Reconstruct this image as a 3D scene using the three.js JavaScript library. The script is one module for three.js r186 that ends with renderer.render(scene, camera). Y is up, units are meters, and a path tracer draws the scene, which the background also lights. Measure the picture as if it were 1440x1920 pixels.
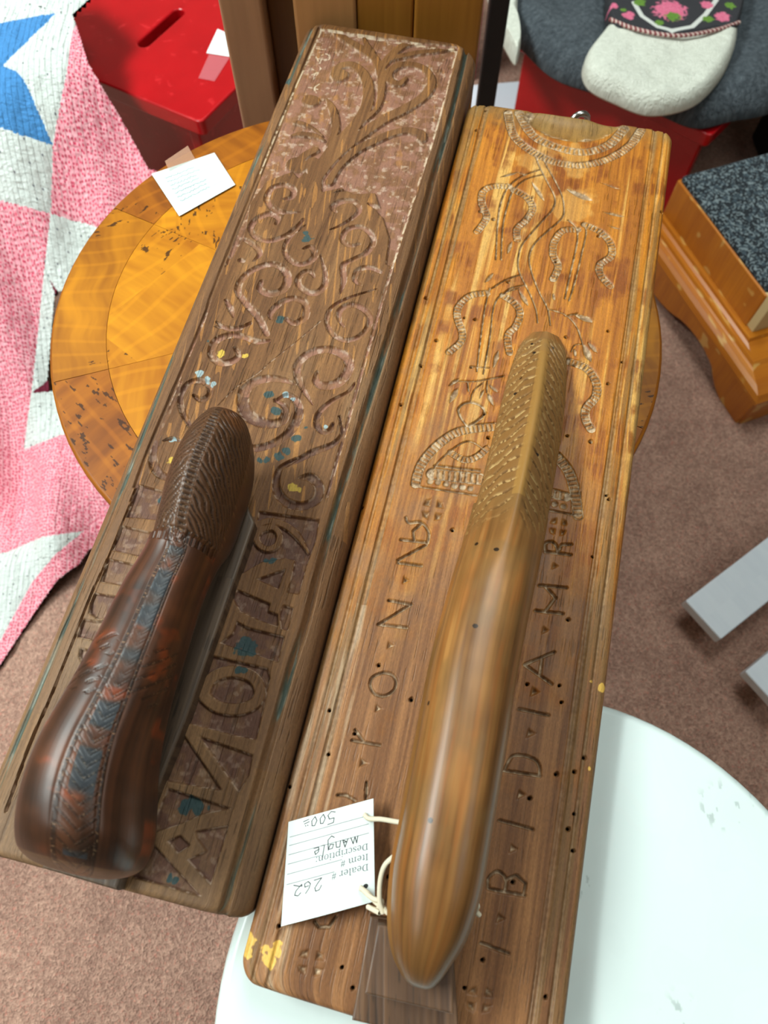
import * as THREE from 'three';
import { RectAreaLightUniformsLib } from 'three/addons/lights/RectAreaLightUniformsLib.js';
import { RoundedBoxGeometry } from 'three/addons/geometries/RoundedBoxGeometry.js';
import { mergeGeometries } from 'three/addons/utils/BufferGeometryUtils.js';

// ───────────────────────── camera, light, exposure ─────────────────────────
const scene = new THREE.Scene();
scene.background = new THREE.Color(0x000000);
const FPX = 1331, PITCH = 65 * Math.PI / 180, EYE = 1.015;
const camera = new THREE.PerspectiveCamera(2 * Math.atan(960 / FPX) * 180 / Math.PI, 3 / 4, 0.02, 20);
camera.position.set(0, EYE, 0);
camera.rotation.set(-PITCH, 0, 0);
camera.focus = 0.47;
camera.userData.fStop = 9;
scene.add(camera);
const renderer = new THREE.WebGLRenderer({ antialias: true });
renderer.toneMapping = THREE.LinearToneMapping;
renderer.toneMappingExposure = 0.74;
renderer.shadowMap.enabled = true;
RectAreaLightUniformsLib.init();
const LAMP_COLOUR = new THREE.Color().setRGB(0.90, 1.0, 0.97);
// fluorescent ceiling panels: centre x, z, width, depth, intensity
const LAMPS = [[-1.55, -0.5, 0.6, 1.2, 56], [0.3, -1.35, 0.6, 1.2, 15], [-1.5, 1.1, 0.6, 1.2, 12], [1.4, 0.3, 0.6, 1.2, 6]];
const CEIL = 2.5;

// ───────────────────────── helpers ─────────────────────────
const { sin, cos, abs, min, max, floor, sqrt, hypot, PI, round } = Math;
const clamp = (x, a = 0, b = 1) => x < a ? a : x > b ? b : x;
const sst = (a, b, x) => { const t = clamp((x - a) / (b - a)); return t * t * (3 - 2 * t); };
const lerp = (a, b, t) => a + (b - a) * t;
let seed = 12345;
const rnd = () => { seed = (seed * 1664525 + 1013904223) >>> 0; return seed / 4294967296; };
const hash = (i, j) => { let h = Math.imul(i, 374761393) ^ Math.imul(j, 668265263); h = Math.imul(h ^ (h >>> 13), 1274126177); return ((h ^ (h >>> 16)) >>> 0) / 4294967296; };
function noise(x, y) {
  const i = floor(x), j = floor(y); let u = x - i, v = y - j;
  u = u * u * (3 - 2 * u); v = v * v * (3 - 2 * v);
  const a = hash(i, j), b = hash(i + 1, j), c = hash(i, j + 1), d = hash(i + 1, j + 1);
  return a + (b - a) * u + (c - a) * v + (a - b - c + d) * u * v;
}
const fbm = (x, y, n = 4) => { let s = 0, a = 0.5, t = 0; for (let k = 0; k < n; k++) { s += a * noise(x, y); t += a; a *= 0.5; x = x * 2.03 + 17.3; y = y * 2.03 + 9.1; } return s / t; };
const hex = h => [(h >> 16) & 255, (h >> 8) & 255, h & 255];
const mix3 = (a, b, t) => [a[0] + (b[0] - a[0]) * t, a[1] + (b[1] - a[1]) * t, a[2] + (b[2] - a[2]) * t];
const mul3 = (a, k) => [a[0] * k, a[1] * k, a[2] * k];

// where the line of sight of a photograph's pixel meets the level y = h
function at(px, py, h) {
  const X = (px - 720) / FPX, Y = (py - 960) / FPX;
  const F = cos(PITCH) - Y * sin(PITCH), D = sin(PITCH) + Y * cos(PITCH), k = (EYE - h) / D;
  return new THREE.Vector3(X * k, h, -F * k);
}
function toPixel(x, y, z) {
  const dy = y - EYE, zf = -z * cos(PITCH) - dy * sin(PITCH), yd = z * sin(PITCH) - dy * cos(PITCH);
  return [720 + FPX * x / zf, 960 + FPX * yd / zf, zf];
}
const used = {};
const numbered = n => { const k = used[n] = (used[n] ?? -1) + 1; return k ? `${n}_${String(k).padStart(3, '0')}` : n; };
function shade(o) { o.traverse(m => { if (m.isMesh) { m.castShadow = true; m.receiveShadow = true; } }); return o; }
function thing(name, label, category, pos = [0, 0, 0], group) {
  const o = new THREE.Group(); o.name = numbered(name); o.position.set(...pos); scene.add(o);
  o.userData = { label, category }; if (group) o.userData.group = group;
  return o;
}
function part(name, geo, mat, parent, label) {
  const m = new THREE.Mesh(geo, mat); m.name = numbered(name); m.castShadow = m.receiveShadow = true;
  if (label) m.userData.label = label;
  parent.add(m); return m;
}
function struct(name, geo, mat, parent = scene) {
  const m = part(name, geo, mat, parent); if (parent === scene) m.userData.kind = 'structure'; return m;
}
// computed textures: fn(u, v) -> [r, g, b] in sRGB 0..255, and optionally a height 0..1 in [3]
function tex(w, h, fn, wantBump, rep) {
  const a = new Uint8Array(w * h * 4), b = wantBump ? new Uint8Array(w * h * 4) : null;
  for (let j = 0; j < h; j++) for (let i = 0; i < w; i++) {
    const c = fn((i + 0.5) / w, (j + 0.5) / h), k = (j * w + i) * 4;
    a[k] = clamp(c[0], 0, 255); a[k + 1] = clamp(c[1], 0, 255); a[k + 2] = clamp(c[2], 0, 255); a[k + 3] = 255;
    if (b) { const v = clamp((c[3] ?? 0.5) * 255, 0, 255); b[k] = b[k + 1] = b[k + 2] = v; b[k + 3] = 255; }
  }
  const mk = (d, srgb) => {
    const t = new THREE.DataTexture(d, w, h); t.magFilter = THREE.LinearFilter; t.minFilter = THREE.LinearFilter;
    t.wrapS = t.wrapT = THREE.RepeatWrapping; if (srgb) t.colorSpace = THREE.SRGBColorSpace; t.needsUpdate = true; return t;
  };
  return [mk(a, true), b ? mk(b, false) : null];
}
function matOf(w, h, fn, opt = {}, bump = 0) {
  const [c, b] = tex(w, h, fn, bump > 0);
  const m = new THREE.MeshPhysicalMaterial({ map: c, roughness: 0.7, side: THREE.DoubleSide, ...opt });
  if (b) { m.bumpMap = b; m.bumpScale = bump; }
  return m;
}
const plain = (h, rough = 0.7, opt = {}) => new THREE.MeshPhysicalMaterial({ color: h, roughness: rough, ...opt });
// give a geometry uv in metres / size, by a box projection in its own axes
function boxUV(g, size = 1, turn = 0) {
  const n = g.index ? g.toNonIndexed() : g; n.computeVertexNormals();
  const p = n.attributes.position, nr = n.attributes.normal, uv = new Float32Array(p.count * 2);
  for (let i = 0; i < p.count; i++) {
    const x = p.getX(i), y = p.getY(i), z = p.getZ(i), ax = abs(nr.getX(i)), ay = abs(nr.getY(i)), az = abs(nr.getZ(i));
    let a, b;
    if (ay >= ax && ay >= az) { a = x; b = z; } else if (ax >= az) { a = z; b = y; } else { a = x; b = y; }
    if (turn) { const t = a; a = b; b = t; }
    uv[i * 2] = a / size; uv[i * 2 + 1] = b / size;
  }
  n.setAttribute('uv', new THREE.BufferAttribute(uv, 2)); return n;
}
const rbox = (w, h, d, r = 0.004, x = 0, y = 0, z = 0) => new RoundedBoxGeometry(w, h, d, 2, min(r, w / 2.01, h / 2.01, d / 2.01)).translate(x, y, z);
// crops of the photograph in which outlines were measured: [x, y, scale]
const CROP = { P: [0, 0, 1], A: [500, 20, 3.4286], B: [400, 320, 3.4286], C: [260, 600, 2.88], D: [380, 920, 4.5], E: [220, 1280, 4], F: [0, 860, 3.556],
  S: [820, 170, 3.1304], T: [760, 540, 3.2727], U: [600, 900, 2.5714], V: [540, 1380, 2.5714] };
function pixels(crop, s) {
  const [ox, oy, k] = CROP[crop], n = s.trim().split(/[\s,]+/).map(Number), o = [];
  for (let i = 0; i < n.length; i += 2) o.push([ox + n[i] / k, oy + n[i + 1] / k]);
  return o;
}
const onLevel = (crop, s, h) => pixels(crop, s).map(([x, y]) => { const p = at(x, y, h); return [p.x, p.z]; });

// ───────────────────────── room ─────────────────────────
const carpetMat = matOf(1024, 1024, (u, v) => {
  const n = fbm(u * 160, v * 160, 2), m = fbm(u * 14, v * 14, 3), f = noise(u * 512, v * 512);
  let c = mix3([140, 106, 92], [200, 160, 140], clamp(n * 0.9 + (m - 0.5) * 0.5 + (f - 0.5) * 0.7));
  if (noise(u * 300 + 7, v * 300) > 0.83) c = mix3(c, [196, 120, 104], 0.5);
  return [...c, f * 0.6 + n * 0.4];
}, { roughness: 0.95 }, 0.004);
{
  const g = new THREE.BoxGeometry(5, 0.1, 5).translate(0, -0.05, -0.6);
  const uvg = boxUV(g, 0.55);
  struct('floor', uvg, carpetMat);
  const wallM = plain(0x7c776c, 0.9), ceilM = plain(0xa8a8a2, 0.9);
  struct('ceiling', new THREE.BoxGeometry(5, 0.1, 5).translate(0, CEIL + 0.05, -0.6), ceilM);
  struct('wall_back', new THREE.BoxGeometry(5, CEIL, 0.1).translate(0, CEIL / 2, -3.15), wallM);
  struct('wall_front', new THREE.BoxGeometry(5, CEIL, 0.1).translate(0, CEIL / 2, 1.95), wallM);
  struct('wall_left', new THREE.BoxGeometry(0.1, CEIL, 5).translate(-2.55, CEIL / 2, -0.6), wallM);
  struct('wall_right', new THREE.BoxGeometry(0.1, CEIL, 5).translate(2.55, CEIL / 2, -0.6), wallM);
  const frameM = plain(0xe8e8e8, 0.5);
  const LL = ['bright ceiling panel light to the left of the boards', 'ceiling panel light beyond the far ends of the boards', 'ceiling panel light behind the camera on the left', 'dim ceiling panel light on the right side of the room'];
  LAMPS.forEach(([x, z, w, d, I], i) => {
    const t = thing('ceiling_light', LL[i], 'light', [x, CEIL - 0.001, z], 'ceiling panel lights above the room');
    const fr = [];
    for (const s of [-1, 1]) { fr.push(new THREE.BoxGeometry(w + 0.06, 0.02, 0.03).translate(0, -0.01, s * (d / 2 + 0.015)), new THREE.BoxGeometry(0.03, 0.02, d).translate(s * (w / 2 + 0.015), -0.01, 0)); }
    part('frame', mergeGeometries(fr), frameM, t);
    part('diffuser', new THREE.BoxGeometry(w, 0.006, d).translate(0, -0.006, 0), new THREE.MeshStandardMaterial({ color: 0xffffff, emissive: LAMP_COLOUR, emissiveIntensity: I * 0.12 }), t);
    const l = new THREE.RectAreaLight(LAMP_COLOUR, I, w, d); l.position.set(0, -0.012, 0); l.rotation.x = -PI / 2; t.add(l);
  });
}

// ───────────────────────── carved boards ─────────────────────────
const cat = (p0, p1, p2, p3, t) => 0.5 * (2 * p1 + (p2 - p0) * t + (2 * p0 - 5 * p1 + 4 * p2 - p3) * t * t + (3 * p1 - p0 - 3 * p2 + p3) * t * t * t);
function resample(pts, n = 7) {            // smooth curve through points of any dimension
  const o = [], L = pts.length, g = i => pts[clamp(i, 0, L - 1)];
  for (let i = 0; i < L - 1; i++) for (let k = 0; k < n; k++) o.push(pts[0].map((_, c) => cat(g(i - 1)[c], g(i)[c], g(i + 1)[c], g(i + 2)[c], k / n)));
  o.push(pts[L - 1].slice()); return o;
}
class Relief {
  constructor(corners, top, step) {       // corners in pixels: near left, near right, far right, far left
    this.top = top;
    const [a, b, c, d] = corners.map(p => { const q = at(p[0], p[1], top); return [q.x, q.z]; });
    this.c = [a, b, c, d];
    const near = [(a[0] + b[0]) / 2, (a[1] + b[1]) / 2], far = [(c[0] + d[0]) / 2, (c[1] + d[1]) / 2];
    this.L = hypot(far[0] - near[0], far[1] - near[1]); this.T = [(far[0] - near[0]) / this.L, (far[1] - near[1]) / this.L];
    this.S = [-this.T[1], this.T[0]]; this.O = near; this.Wn = hypot(b[0] - a[0], b[1] - a[1]); this.Wf = hypot(c[0] - d[0], c[1] - d[1]); this.W = max(this.Wn, this.Wf);
    this.nx = round(this.W / step); this.nz = round(this.L / step);
    const N = (this.nx + 1) * (this.nz + 1);
    this.X = new Float32Array(N); this.Z = new Float32Array(N); this.H = new Float32Array(N); this.sunk = new Float32Array(N); this.dE = new Float32Array(N); this.id = new Int16Array(N);
    this.names = []; this.step = step; this.teal = new Float32Array(N); this.chalk = new Float32Array(N);
  }
  lay(cornerR) {                           // cornerR: [near, far] plan radius
    for (let j = 0; j <= this.nz; j++) {
      const v = j / this.nz, t = v * this.L, w = lerp(this.Wn, this.Wf, v);
      let ins = 0; const rn = cornerR[0], rf = cornerR[1];
      if (t < rn) ins = rn - sqrt(max(0, rn * rn - (rn - t) ** 2)); if (this.L - t < rf) ins = rf - sqrt(max(0, rf * rf - (rf - this.L + t) ** 2));
      for (let i = 0; i <= this.nx; i++) {
        const k = j * (this.nx + 1) + i, uu = i / this.nx, u = 0.5 + (uu - 0.5) * (1 - 2 * ins / w), [a, b, c, d] = this.c;
        this.X[k] = lerp(lerp(a[0], b[0], u), lerp(d[0], c[0], u), v); this.Z[k] = lerp(lerp(a[1], b[1], u), lerp(d[1], c[1], u), v);
      }
    }
  }
  range(x0, x1, z0, z1, fn) {              // visit the nodes of a world rectangle
    let i0 = 1e9, i1 = -1, j0 = 1e9, j1 = -1;
    for (const [x, z] of [[x0, z0], [x1, z0], [x0, z1], [x1, z1]]) {
      const dx = x - this.O[0], dz = z - this.O[1], t = dx * this.T[0] + dz * this.T[1], s = dx * this.S[0] + dz * this.S[1];
      const w = lerp(this.Wn, this.Wf, clamp(t / this.L)), i = (s / w + 0.5) * this.nx, j = t / this.L * this.nz;
      i0 = min(i0, i); i1 = max(i1, i); j0 = min(j0, j); j1 = max(j1, j);
    }
    i0 = max(0, floor(i0) - 8); i1 = min(this.nx, floor(i1) + 8); j0 = max(0, floor(j0) - 14); j1 = min(this.nz, floor(j1) + 14);
    for (let j = j0; j <= j1; j++) for (let i = i0; i <= i1; i++) { const k = j * (this.nx + 1) + i; fn(k, this.X[k], this.Z[k]); }
  }
  newId(name) { if (!name) return 0; this.names.push(name); return this.names.length; }
  // crop letter, points, widths (full, in crop pixels), options
  stroke(crop, s, widths, { depth = 0.0016, name = '', mode = 'groove', ladder = 0, smooth = true, shape = 4 } = {}) {
    const ps = onLevel(crop, s, this.top), px = pixels(crop, s), ws = Array.isArray(widths) ? widths : [widths];
    const pts = ps.map((p, i) => {
      const f = ws.length === 1 ? ws[0] : (() => { const q = i / (ps.length - 1) * (ws.length - 1), a = floor(min(q, ws.length - 1.001)); return lerp(ws[a], ws[min(a + 1, ws.length - 1)], q - a); })();
      const [, , zf] = toPixel(p[0], this.top, p[1]); return [p[0], p[1], f / CROP[crop][2] * zf / FPX / 2];
    });
    const c = smooth && pts.length > 2 ? resample(pts) : pts, id = this.newId(name); let run = 0;
    const best = new Map();
    for (let i = 0; i < c.length - 1; i++) {
      const a = c[i], b = c[i + 1], w = max(a[2], b[2], 0.0003), dx = b[0] - a[0], dz = b[1] - a[1], l2 = dx * dx + dz * dz, l = sqrt(l2);
      this.range(min(a[0], b[0]) - w, max(a[0], b[0]) + w, min(a[1], b[1]) - w, max(a[1], b[1]) + w, (k, x, z) => {
        const t = l2 ? clamp(((x - a[0]) * dx + (z - a[1]) * dz) / l2) : 0, d = hypot(x - a[0] - dx * t, z - a[1] - dz * t), hw = max(0.00025, lerp(a[2], b[2], t)), q = d / hw;
        if (q < 1.35) { const o = best.get(k); if (!o || q < o[0]) best.set(k, [q, run + t * l, hw]); }
      });
      run += l;
    }
    for (const [k, [q, len, hw]] of best) {
      if (mode === 'raise') {
        const r = 1 - sst(0.82, 1.12, q); this.H[k] *= 1 - r; this.sunk[k] *= 1 - r; if (r > 0.5 && id) this.id[k] = id; continue;
      }
      let a = q < 1 ? 1 - Math.pow(q, shape) : 0;
      if (ladder && q < 1) {
        const fr = abs(((len / ladder) % 1) - 0.5) * 2, rung = sst(0.35, 0.75, fr);
        a = max(0.25 * (1 - q ** 6), sst(0.72, 0.82, q) * (1 - sst(0.9, 1, q)), q < 0.78 ? rung * 0.9 : 0);
      }
      if (-a * depth < this.H[k]) this.H[k] = -a * depth;
      this.sunk[k] = max(this.sunk[k], a); if (q < 1 && id) this.id[k] = id;
    }
  }
  poly(crop, s, { depth = 0.0015, name = '', edge = 0.0011, erase = false } = {}) {
    const p = onLevel(crop, s, this.top), id = this.newId(name), xs = p.map(q => q[0]), zs = p.map(q => q[1]);
    this.range(min(...xs), max(...xs), min(...zs), max(...zs), (k, x, z) => {
      let inn = false, d = 1e9;
      for (let i = 0, j = p.length - 1; i < p.length; j = i++) {
        const a = p[i], b = p[j]; if ((a[1] > z) !== (b[1] > z) && x < (b[0] - a[0]) * (z - a[1]) / (b[1] - a[1]) + a[0]) inn = !inn;
        const dx = b[0] - a[0], dz = b[1] - a[1], t = clamp(((x - a[0]) * dx + (z - a[1]) * dz) / (dx * dx + dz * dz)); d = min(d, hypot(x - a[0] - dx * t, z - a[1] - dz * t));
      }
      if (!inn) return; const am = sst(0, edge, d);
      if (-am * depth < this.H[k]) this.H[k] = -am * depth; this.sunk[k] = max(this.sunk[k], am); if (id) this.id[k] = id;
    });
  }
  mark(field, crop, s, width) {            // a painted or rubbed line: how near each node is to it
    const c = resample(onLevel(crop, s, this.top), 4), w = width;
    for (let i = 0; i < c.length - 1; i++) { const a = c[i], b = c[i + 1], dx = b[0] - a[0], dz = b[1] - a[1], l2 = dx * dx + dz * dz;
      this.range(min(a[0], b[0]) - w, max(a[0], b[0]) + w, min(a[1], b[1]) - w, max(a[1], b[1]) + w, (k, x, z) => { const t = clamp(((x - a[0]) * dx + (z - a[1]) * dz) / l2), d = hypot(x - a[0] - dx * t, z - a[1] - dz * t); if (d < w) field[k] = max(field[k], 1 - d / w); }); }
  }
  local(k) { const dx = this.X[k] - this.O[0], dz = this.Z[k] - this.O[1]; return [dx * this.S[0] + dz * this.S[1], dx * this.T[0] + dz * this.T[1]]; }
  finish(parent, mat, { bottom, edge, base = 'carved_face', profile, labels = {} }) {
    const { nx, nz } = this, N = (nx + 1) * (nz + 1), P = new Float32Array(N * 3), UV = new Float32Array(N * 2);
    for (let j = 0; j <= nz; j++) for (let i = 0; i <= nx; i++) {
      const k = j * (nx + 1) + i, v = j / nz, w = lerp(this.Wn, this.Wf, v);
      const ds = [i / nx * w, (1 - i / nx) * w, v * this.L, (1 - v) * this.L]; let drop = 0;
      for (let e = 0; e < 4; e++) { const r = edge[e]; if (ds[e] < r) drop = max(drop, r - sqrt(max(0, r * r - (r - ds[e]) ** 2))); }
      const [s, t] = this.local(k);
      P[k * 3] = this.X[k]; P[k * 3 + 1] = this.top + this.H[k] + profile(s, t, ds) - drop; P[k * 3 + 2] = this.Z[k];
      UV[k * 2] = i / nx; UV[k * 2 + 1] = v;
    }
    const idx = new Uint32Array(nx * nz * 6); let c = 0;
    for (let j = 0; j < nz; j++) for (let i = 0; i < nx; i++) { const a = j * (nx + 1) + i, b = a + 1, d = a + nx + 1, e = d + 1; idx[c++] = a; idx[c++] = b; idx[c++] = e; idx[c++] = a; idx[c++] = e; idx[c++] = d; }
    const full = new THREE.BufferGeometry(); full.setAttribute('position', new THREE.BufferAttribute(P, 3)); full.setIndex(new THREE.BufferAttribute(idx, 1)); full.computeVertexNormals();
    const NR = full.attributes.normal.array;
    // one mesh per carved piece
    const groups = new Map();
    for (let f = 0; f < idx.length; f += 6) { const id = this.id[idx[f]]; if (!groups.has(id)) groups.set(id, []); const g = groups.get(id); for (let q = 0; q < 6; q++) g.push(idx[f + q]); }
    const face = this.mesh(base, groups.get(0), P, NR, UV, mat, parent);
    for (const [id, list] of groups) if (id && list.length > 60) this.mesh(this.names[id - 1], list, P, NR, UV, mat, face);
      else if (id) this.mesh('carved_mark', list, P, NR, UV, mat, face);
    // sides and underside
    const loop = []; for (let i = 0; i < nx; i += 2) loop.push(i); for (let j = 0; j < nz; j += 2) loop.push(j * (nx + 1) + nx); for (let i = nx; i > 0; i -= 2) loop.push(nz * (nx + 1) + i); for (let j = nz; j > 0; j -= 2) loop.push(j * (nx + 1));
    const pos = [], uv = [], ii = [], M = loop.length, cx = this.O[0] + this.T[0] * this.L / 2, cz = this.O[1] + this.T[1] * this.L / 2;
    const rings = [[0, 0], [0.3, 0.0003], [0.7, 0], [0.92, -0.0006], [1, -0.002]];
    for (const [f, out] of rings) for (let m = 0; m < M; m++) {
      const k = loop[m], y0 = P[k * 3 + 1], p = loop[(m + M - 1) % M], q = loop[(m + 1) % M];
      let tx = this.X[q] - this.X[p], tz = this.Z[q] - this.Z[p]; const l = hypot(tx, tz) || 1; const ox = -tz / l, oz = tx / l;
      pos.push(this.X[k] + ox * out, lerp(y0, bottom, f), this.Z[k] + oz * out); uv.push(UV[k * 2] + (UV[k * 2] > 0.5 ? -1 : 1) * f * 0.12, UV[k * 2 + 1]);
    }
    for (let r = 0; r < rings.length - 1; r++) for (let m = 0; m < M; m++) { const a = r * M + m, b = r * M + (m + 1) % M, d = a + M, e = b + M; ii.push(a, d, b, b, d, e); }
    const cI = pos.length / 3, last = (rings.length - 1) * M; pos.push(cx, bottom, cz); uv.push(0.5, 0.5);
    for (let m = 0; m < M; m++) ii.push(cI, last + (m + 1) % M, last + m);
    const g = new THREE.BufferGeometry(); g.setAttribute('position', new THREE.Float32BufferAttribute(pos, 3)); g.setAttribute('uv', new THREE.Float32BufferAttribute(uv, 2)); g.setIndex(ii); g.computeVertexNormals();
    part('board_body', g, mat, parent);
    return face;
  }
  mesh(name, list, P, NR, UV, mat, parent) {
    const map = new Map(), p = [], n = [], u = [], ii = new Uint32Array(list.length);
    for (let q = 0; q < list.length; q++) { const k = list[q]; let m = map.get(k); if (m === undefined) { m = map.size; map.set(k, m); p.push(P[k * 3], P[k * 3 + 1], P[k * 3 + 2]); n.push(NR[k * 3], NR[k * 3 + 1], NR[k * 3 + 2]); u.push(UV[k * 2], UV[k * 2 + 1]); } ii[q] = m; }
    const g = new THREE.BufferGeometry(); g.setAttribute('position', new THREE.Float32BufferAttribute(p, 3)); g.setAttribute('normal', new THREE.Float32BufferAttribute(n, 3)); g.setAttribute('uv', new THREE.Float32BufferAttribute(u, 2)); g.setIndex(new THREE.BufferAttribute(ii, 1));
    return part(name, g, mat, parent);
  }
  sample(F, u, v) { const x = clamp(u * this.nx, 0, this.nx - 0.001), y = clamp(v * this.nz, 0, this.nz - 0.001), i = floor(x), j = floor(y), a = x - i, b = y - j, k = j * (this.nx + 1) + i, w = this.nx + 1; return lerp(lerp(F[k], F[k + 1], a), lerp(F[k + w], F[k + w + 1], a), b); }
}

// lengthwise grain of old wood: s across, t along, in metres -> about 0..1
const grain = (s, t, o = 0) => { const w = s + 0.004 * (fbm(s * 8 + o, t * 5, 2) - 0.5); return 0.55 * fbm(w * 520 + o, t * 14, 3) + 0.45 * fbm(w * 130 + o * 2, t * 5, 2); };
const pores = (s, t, o = 0) => sst(0.72, 0.86, noise(s * 1500 + o, t * 75)) * noise(s * 90 + 3, t * 22 + o);

// ---- left board: dark, floral scrolls, lettered strips ----
const L_TOP = 0.605, R_TOP = 0.588, TABLE_Y = 0.56;
const LB = new Relief([[-80, 1587], [456, 1731], [899, 84], [575, 34]], L_TOP, 0.00056);
LB.lay([0.006, 0.012]);
{
  const b = LB, W = (c, s, w, o) => b.stroke(c, s, w, { name: 'carved_scroll', depth: 0.0024, ...o });
  // sunk ground of the upper field and its raised stems
  b.poly('P', '594 55 861 87 812 270 786 345 735 500 722 495 729 446 703 362 662 364 640 352 604 360 572 322 560 335 548 322 500 340 470 380 464 416 458 445 429 495 418 505 452 410 517 253 570 110', { depth: 0.0022, name: 'carved_ground' });
  const R = (s, w, o = {}) => W('A', s, w, { mode: 'raise', name: 'carved_stem', ...o });
  R('300 1150 330 1030 440 870 560 745 635 630 655 500 620 400 550 345 480 350 440 390 460 425', [110, 95, 90, 90, 85, 80, 75, 65, 60, 60, 80]);
  R('462 405 470 408', 118, {});
  R('640 700 715 610 738 500 735 400 700 310 640 260 540 200 450 140 380 105', [20, 40, 55, 60, 62, 70, 60, 50, 12]);
  R('735 400 745 350 800 285 870 225 960 200 1010 205', [50, 60, 62, 55, 40, 10]);
  R('780 310 880 285 980 265 1090 255 1205 240', [40, 48, 48, 40, 14]);
  R('330 1060 420 960 520 860 640 770 760 690 900 620 1010 545 1060 460 1030 385 950 345 860 345 790 385 790 440 850 465 895 430', [80, 60, 80, 80, 78, 74, 70, 62, 58, 58, 58, 58, 60, 55, 30]);
  R('400 1097 470 990 580 890 700 830 800 785 900 765 985 785 1000 815', [60, 50, 62, 62, 60, 62, 75, 70]);
  R('400 860 440 770 440 690 415 610 385 565', [40, 55, 58, 50, 12]);
  R('275 570 290 575', 110); R('190 985 200 992', 145); R('310 890 240 930 200 980', [60, 60, 60]);
  R('370 830 310 800 220 790 160 800', [20, 45, 45, 15]); R('360 800 290 750 220 720 180 715', [12, 30, 40, 30]);
  R('680 260 640 210 620 150', [40, 40, 12]);
  W('B', '640 -60 640 60 645 200 660 330 700 450 745 560', [90, 70, 80, 90, 100, 100], { mode: 'raise', name: 'carved_stem' });
  W('A', '690 1030 645 1010 680 950 760 925 835 945 860 1010 845 1080', [20, 35, 45, 45, 40, 40, 40]);
  const G = (c, s, w) => W(c, s, w);
  G('B', '460 180 505 170 515 120 450 92 380 110 345 170 370 230 440 265 560 268', [25, 38, 45, 45, 42, 42, 45, 40, 8]);
  G('B', '405 340 415 300 360 275 280 310 240 370 280 430 360 450 460 420 530 370 580 310', [25, 40, 50, 45, 40, 40, 40, 40, 35, 20]);
  G('B', '580 500 630 490 655 540 610 590 540 600 480 560 460 500 490 430 590 350', [15, 40, 45, 42, 38, 38, 34, 28, 10]);
  G('B', '650 680 620 645 570 660 545 720 590 770 660 785 715 740 720 660 690 540', [20, 35, 40, 42, 45, 50, 45, 35, 8]);
  G('B', '310 710 300 760 360 790 440 770 480 700 450 630 370 600 270 630 190 690 160 770 210 850 290 940 345 1050', [30, 45, 55, 55, 60, 52, 48, 45, 46, 48, 48, 52, 40]);
  G('B', '470 950 520 980 590 940 590 850 510 820 430 850 370 910 370 950', [30, 42, 52, 50, 45, 45, 42, 20]);
  G('B', '840 1000 810 950 820 890 890 860 970 890 1010 960 960 1050 860 1090 770 1050 730 960 760 880 860 820 1050 760', [15, 32, 42, 45, 45, 42, 38, 36, 36, 32, 26, 20, 8]);
  G('B', '950 735 910 700 930 640 1000 620 1080 650', [15, 35, 42, 40, 30]);
  G('B', '940 470 880 480 830 440 860 380 940 360 1010 400 1030 460 980 530 880 580 835 610 840 700 815 790', [20, 35, 40, 40, 40, 42, 42, 42, 36, 42, 42, 8]);
  G('B', '790 265 770 230 830 195 910 200 940 250 900 300 820 350 750 380', [20, 45, 50, 45, 40, 30, 20, 8]);
  G('B', '780 140 900 110 1050 80 1140 50 1180 0', [8, 35, 50, 45, 35]);
  G('B', '1000 210 1060 240 1100 285 1165 292', [20, 45, 40, 12]);
  G('B', '80 830 110 880 130 940', [20, 42, 15]); G('B', '20 970 80 1010 170 1012 240 975', [10, 36, 36, 16]);
  G('B', '200 440 265 480 300 530 260 580', [30, 42, 40, 12]); G('B', '175 575 190 580', 34);
  G('C', '520 150 542 190 500 225 440 230 395 190 410 120 480 85 560 88 640 115 705 110', [18, 36, 42, 42, 42, 46, 42, 38, 38, 18]);
  G('C', '295 405 340 430 385 400 380 350 320 325 260 350 225 420 240 500 290 590', [15, 36, 36, 36, 36, 34, 32, 34, 26]);
  G('C', '225 330 180 450 110 590 80 700 82 780 120 835 175 855', [20, 32, 36, 44, 52, 46, 40]); G('C', '135 650 180 640 235 655', [10, 26, 14]);
  G('C', '735 430 790 470 780 540 700 560 600 520 562 440 590 360 680 318 780 322 850 350', [15, 40, 52, 62, 76, 72, 62, 52, 38, 8]);
  G('C', '735 440 800 405 855 440 865 510 820 600 740 660 650 690 560 690', [12, 30, 42, 52, 52, 50, 48, 44]);
  G('C', '965 280 960 330 1010 355 1090 330 1140 250 1110 190 1030 158 930 175 860 240 870 330 940 455', [20, 45, 55, 56, 56, 56, 52, 48, 46, 42, 8]);
  G('C', '1050 560 1030 600 990 600 962 560 975 500 1040 440 1130 390 1168 340', [20, 34, 36, 36, 32, 28, 22, 10]);
  G('C', '1085 520 1098 610 1050 670 930 720 800 790', [12, 22, 34, 44, 20]);
  G('C', '870 850 930 850 975 900 960 970 880 1005 790 980 740 900 765 800 850 745', [18, 52, 56, 54, 54, 54, 48, 30, 10]);
  G('C', '415 35 480 45 560 40 610 20', [10, 22, 22, 8]);
  // lettered strips
  const K = (c, s, o) => b.poly(c, s, { name: 'carved_letter', depth: 0.0022, ...o });
  K('D', '470 170 990 240 960 420 880 640 815 880 710 862 772 590 690 575 500 605 330 705 280 640 420 420');
  W('D', '890 520 800 380 690 290 560 255 450 300 400 380', [20, 60, 66, 66, 66, 66], { mode: 'raise', name: 'carved_letter' });
  W('D', '490 330 450 400 490 470 560 490 630 450 645 370 590 310 490 330', 56, { mode: 'raise', name: 'carved_letter' });
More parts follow.
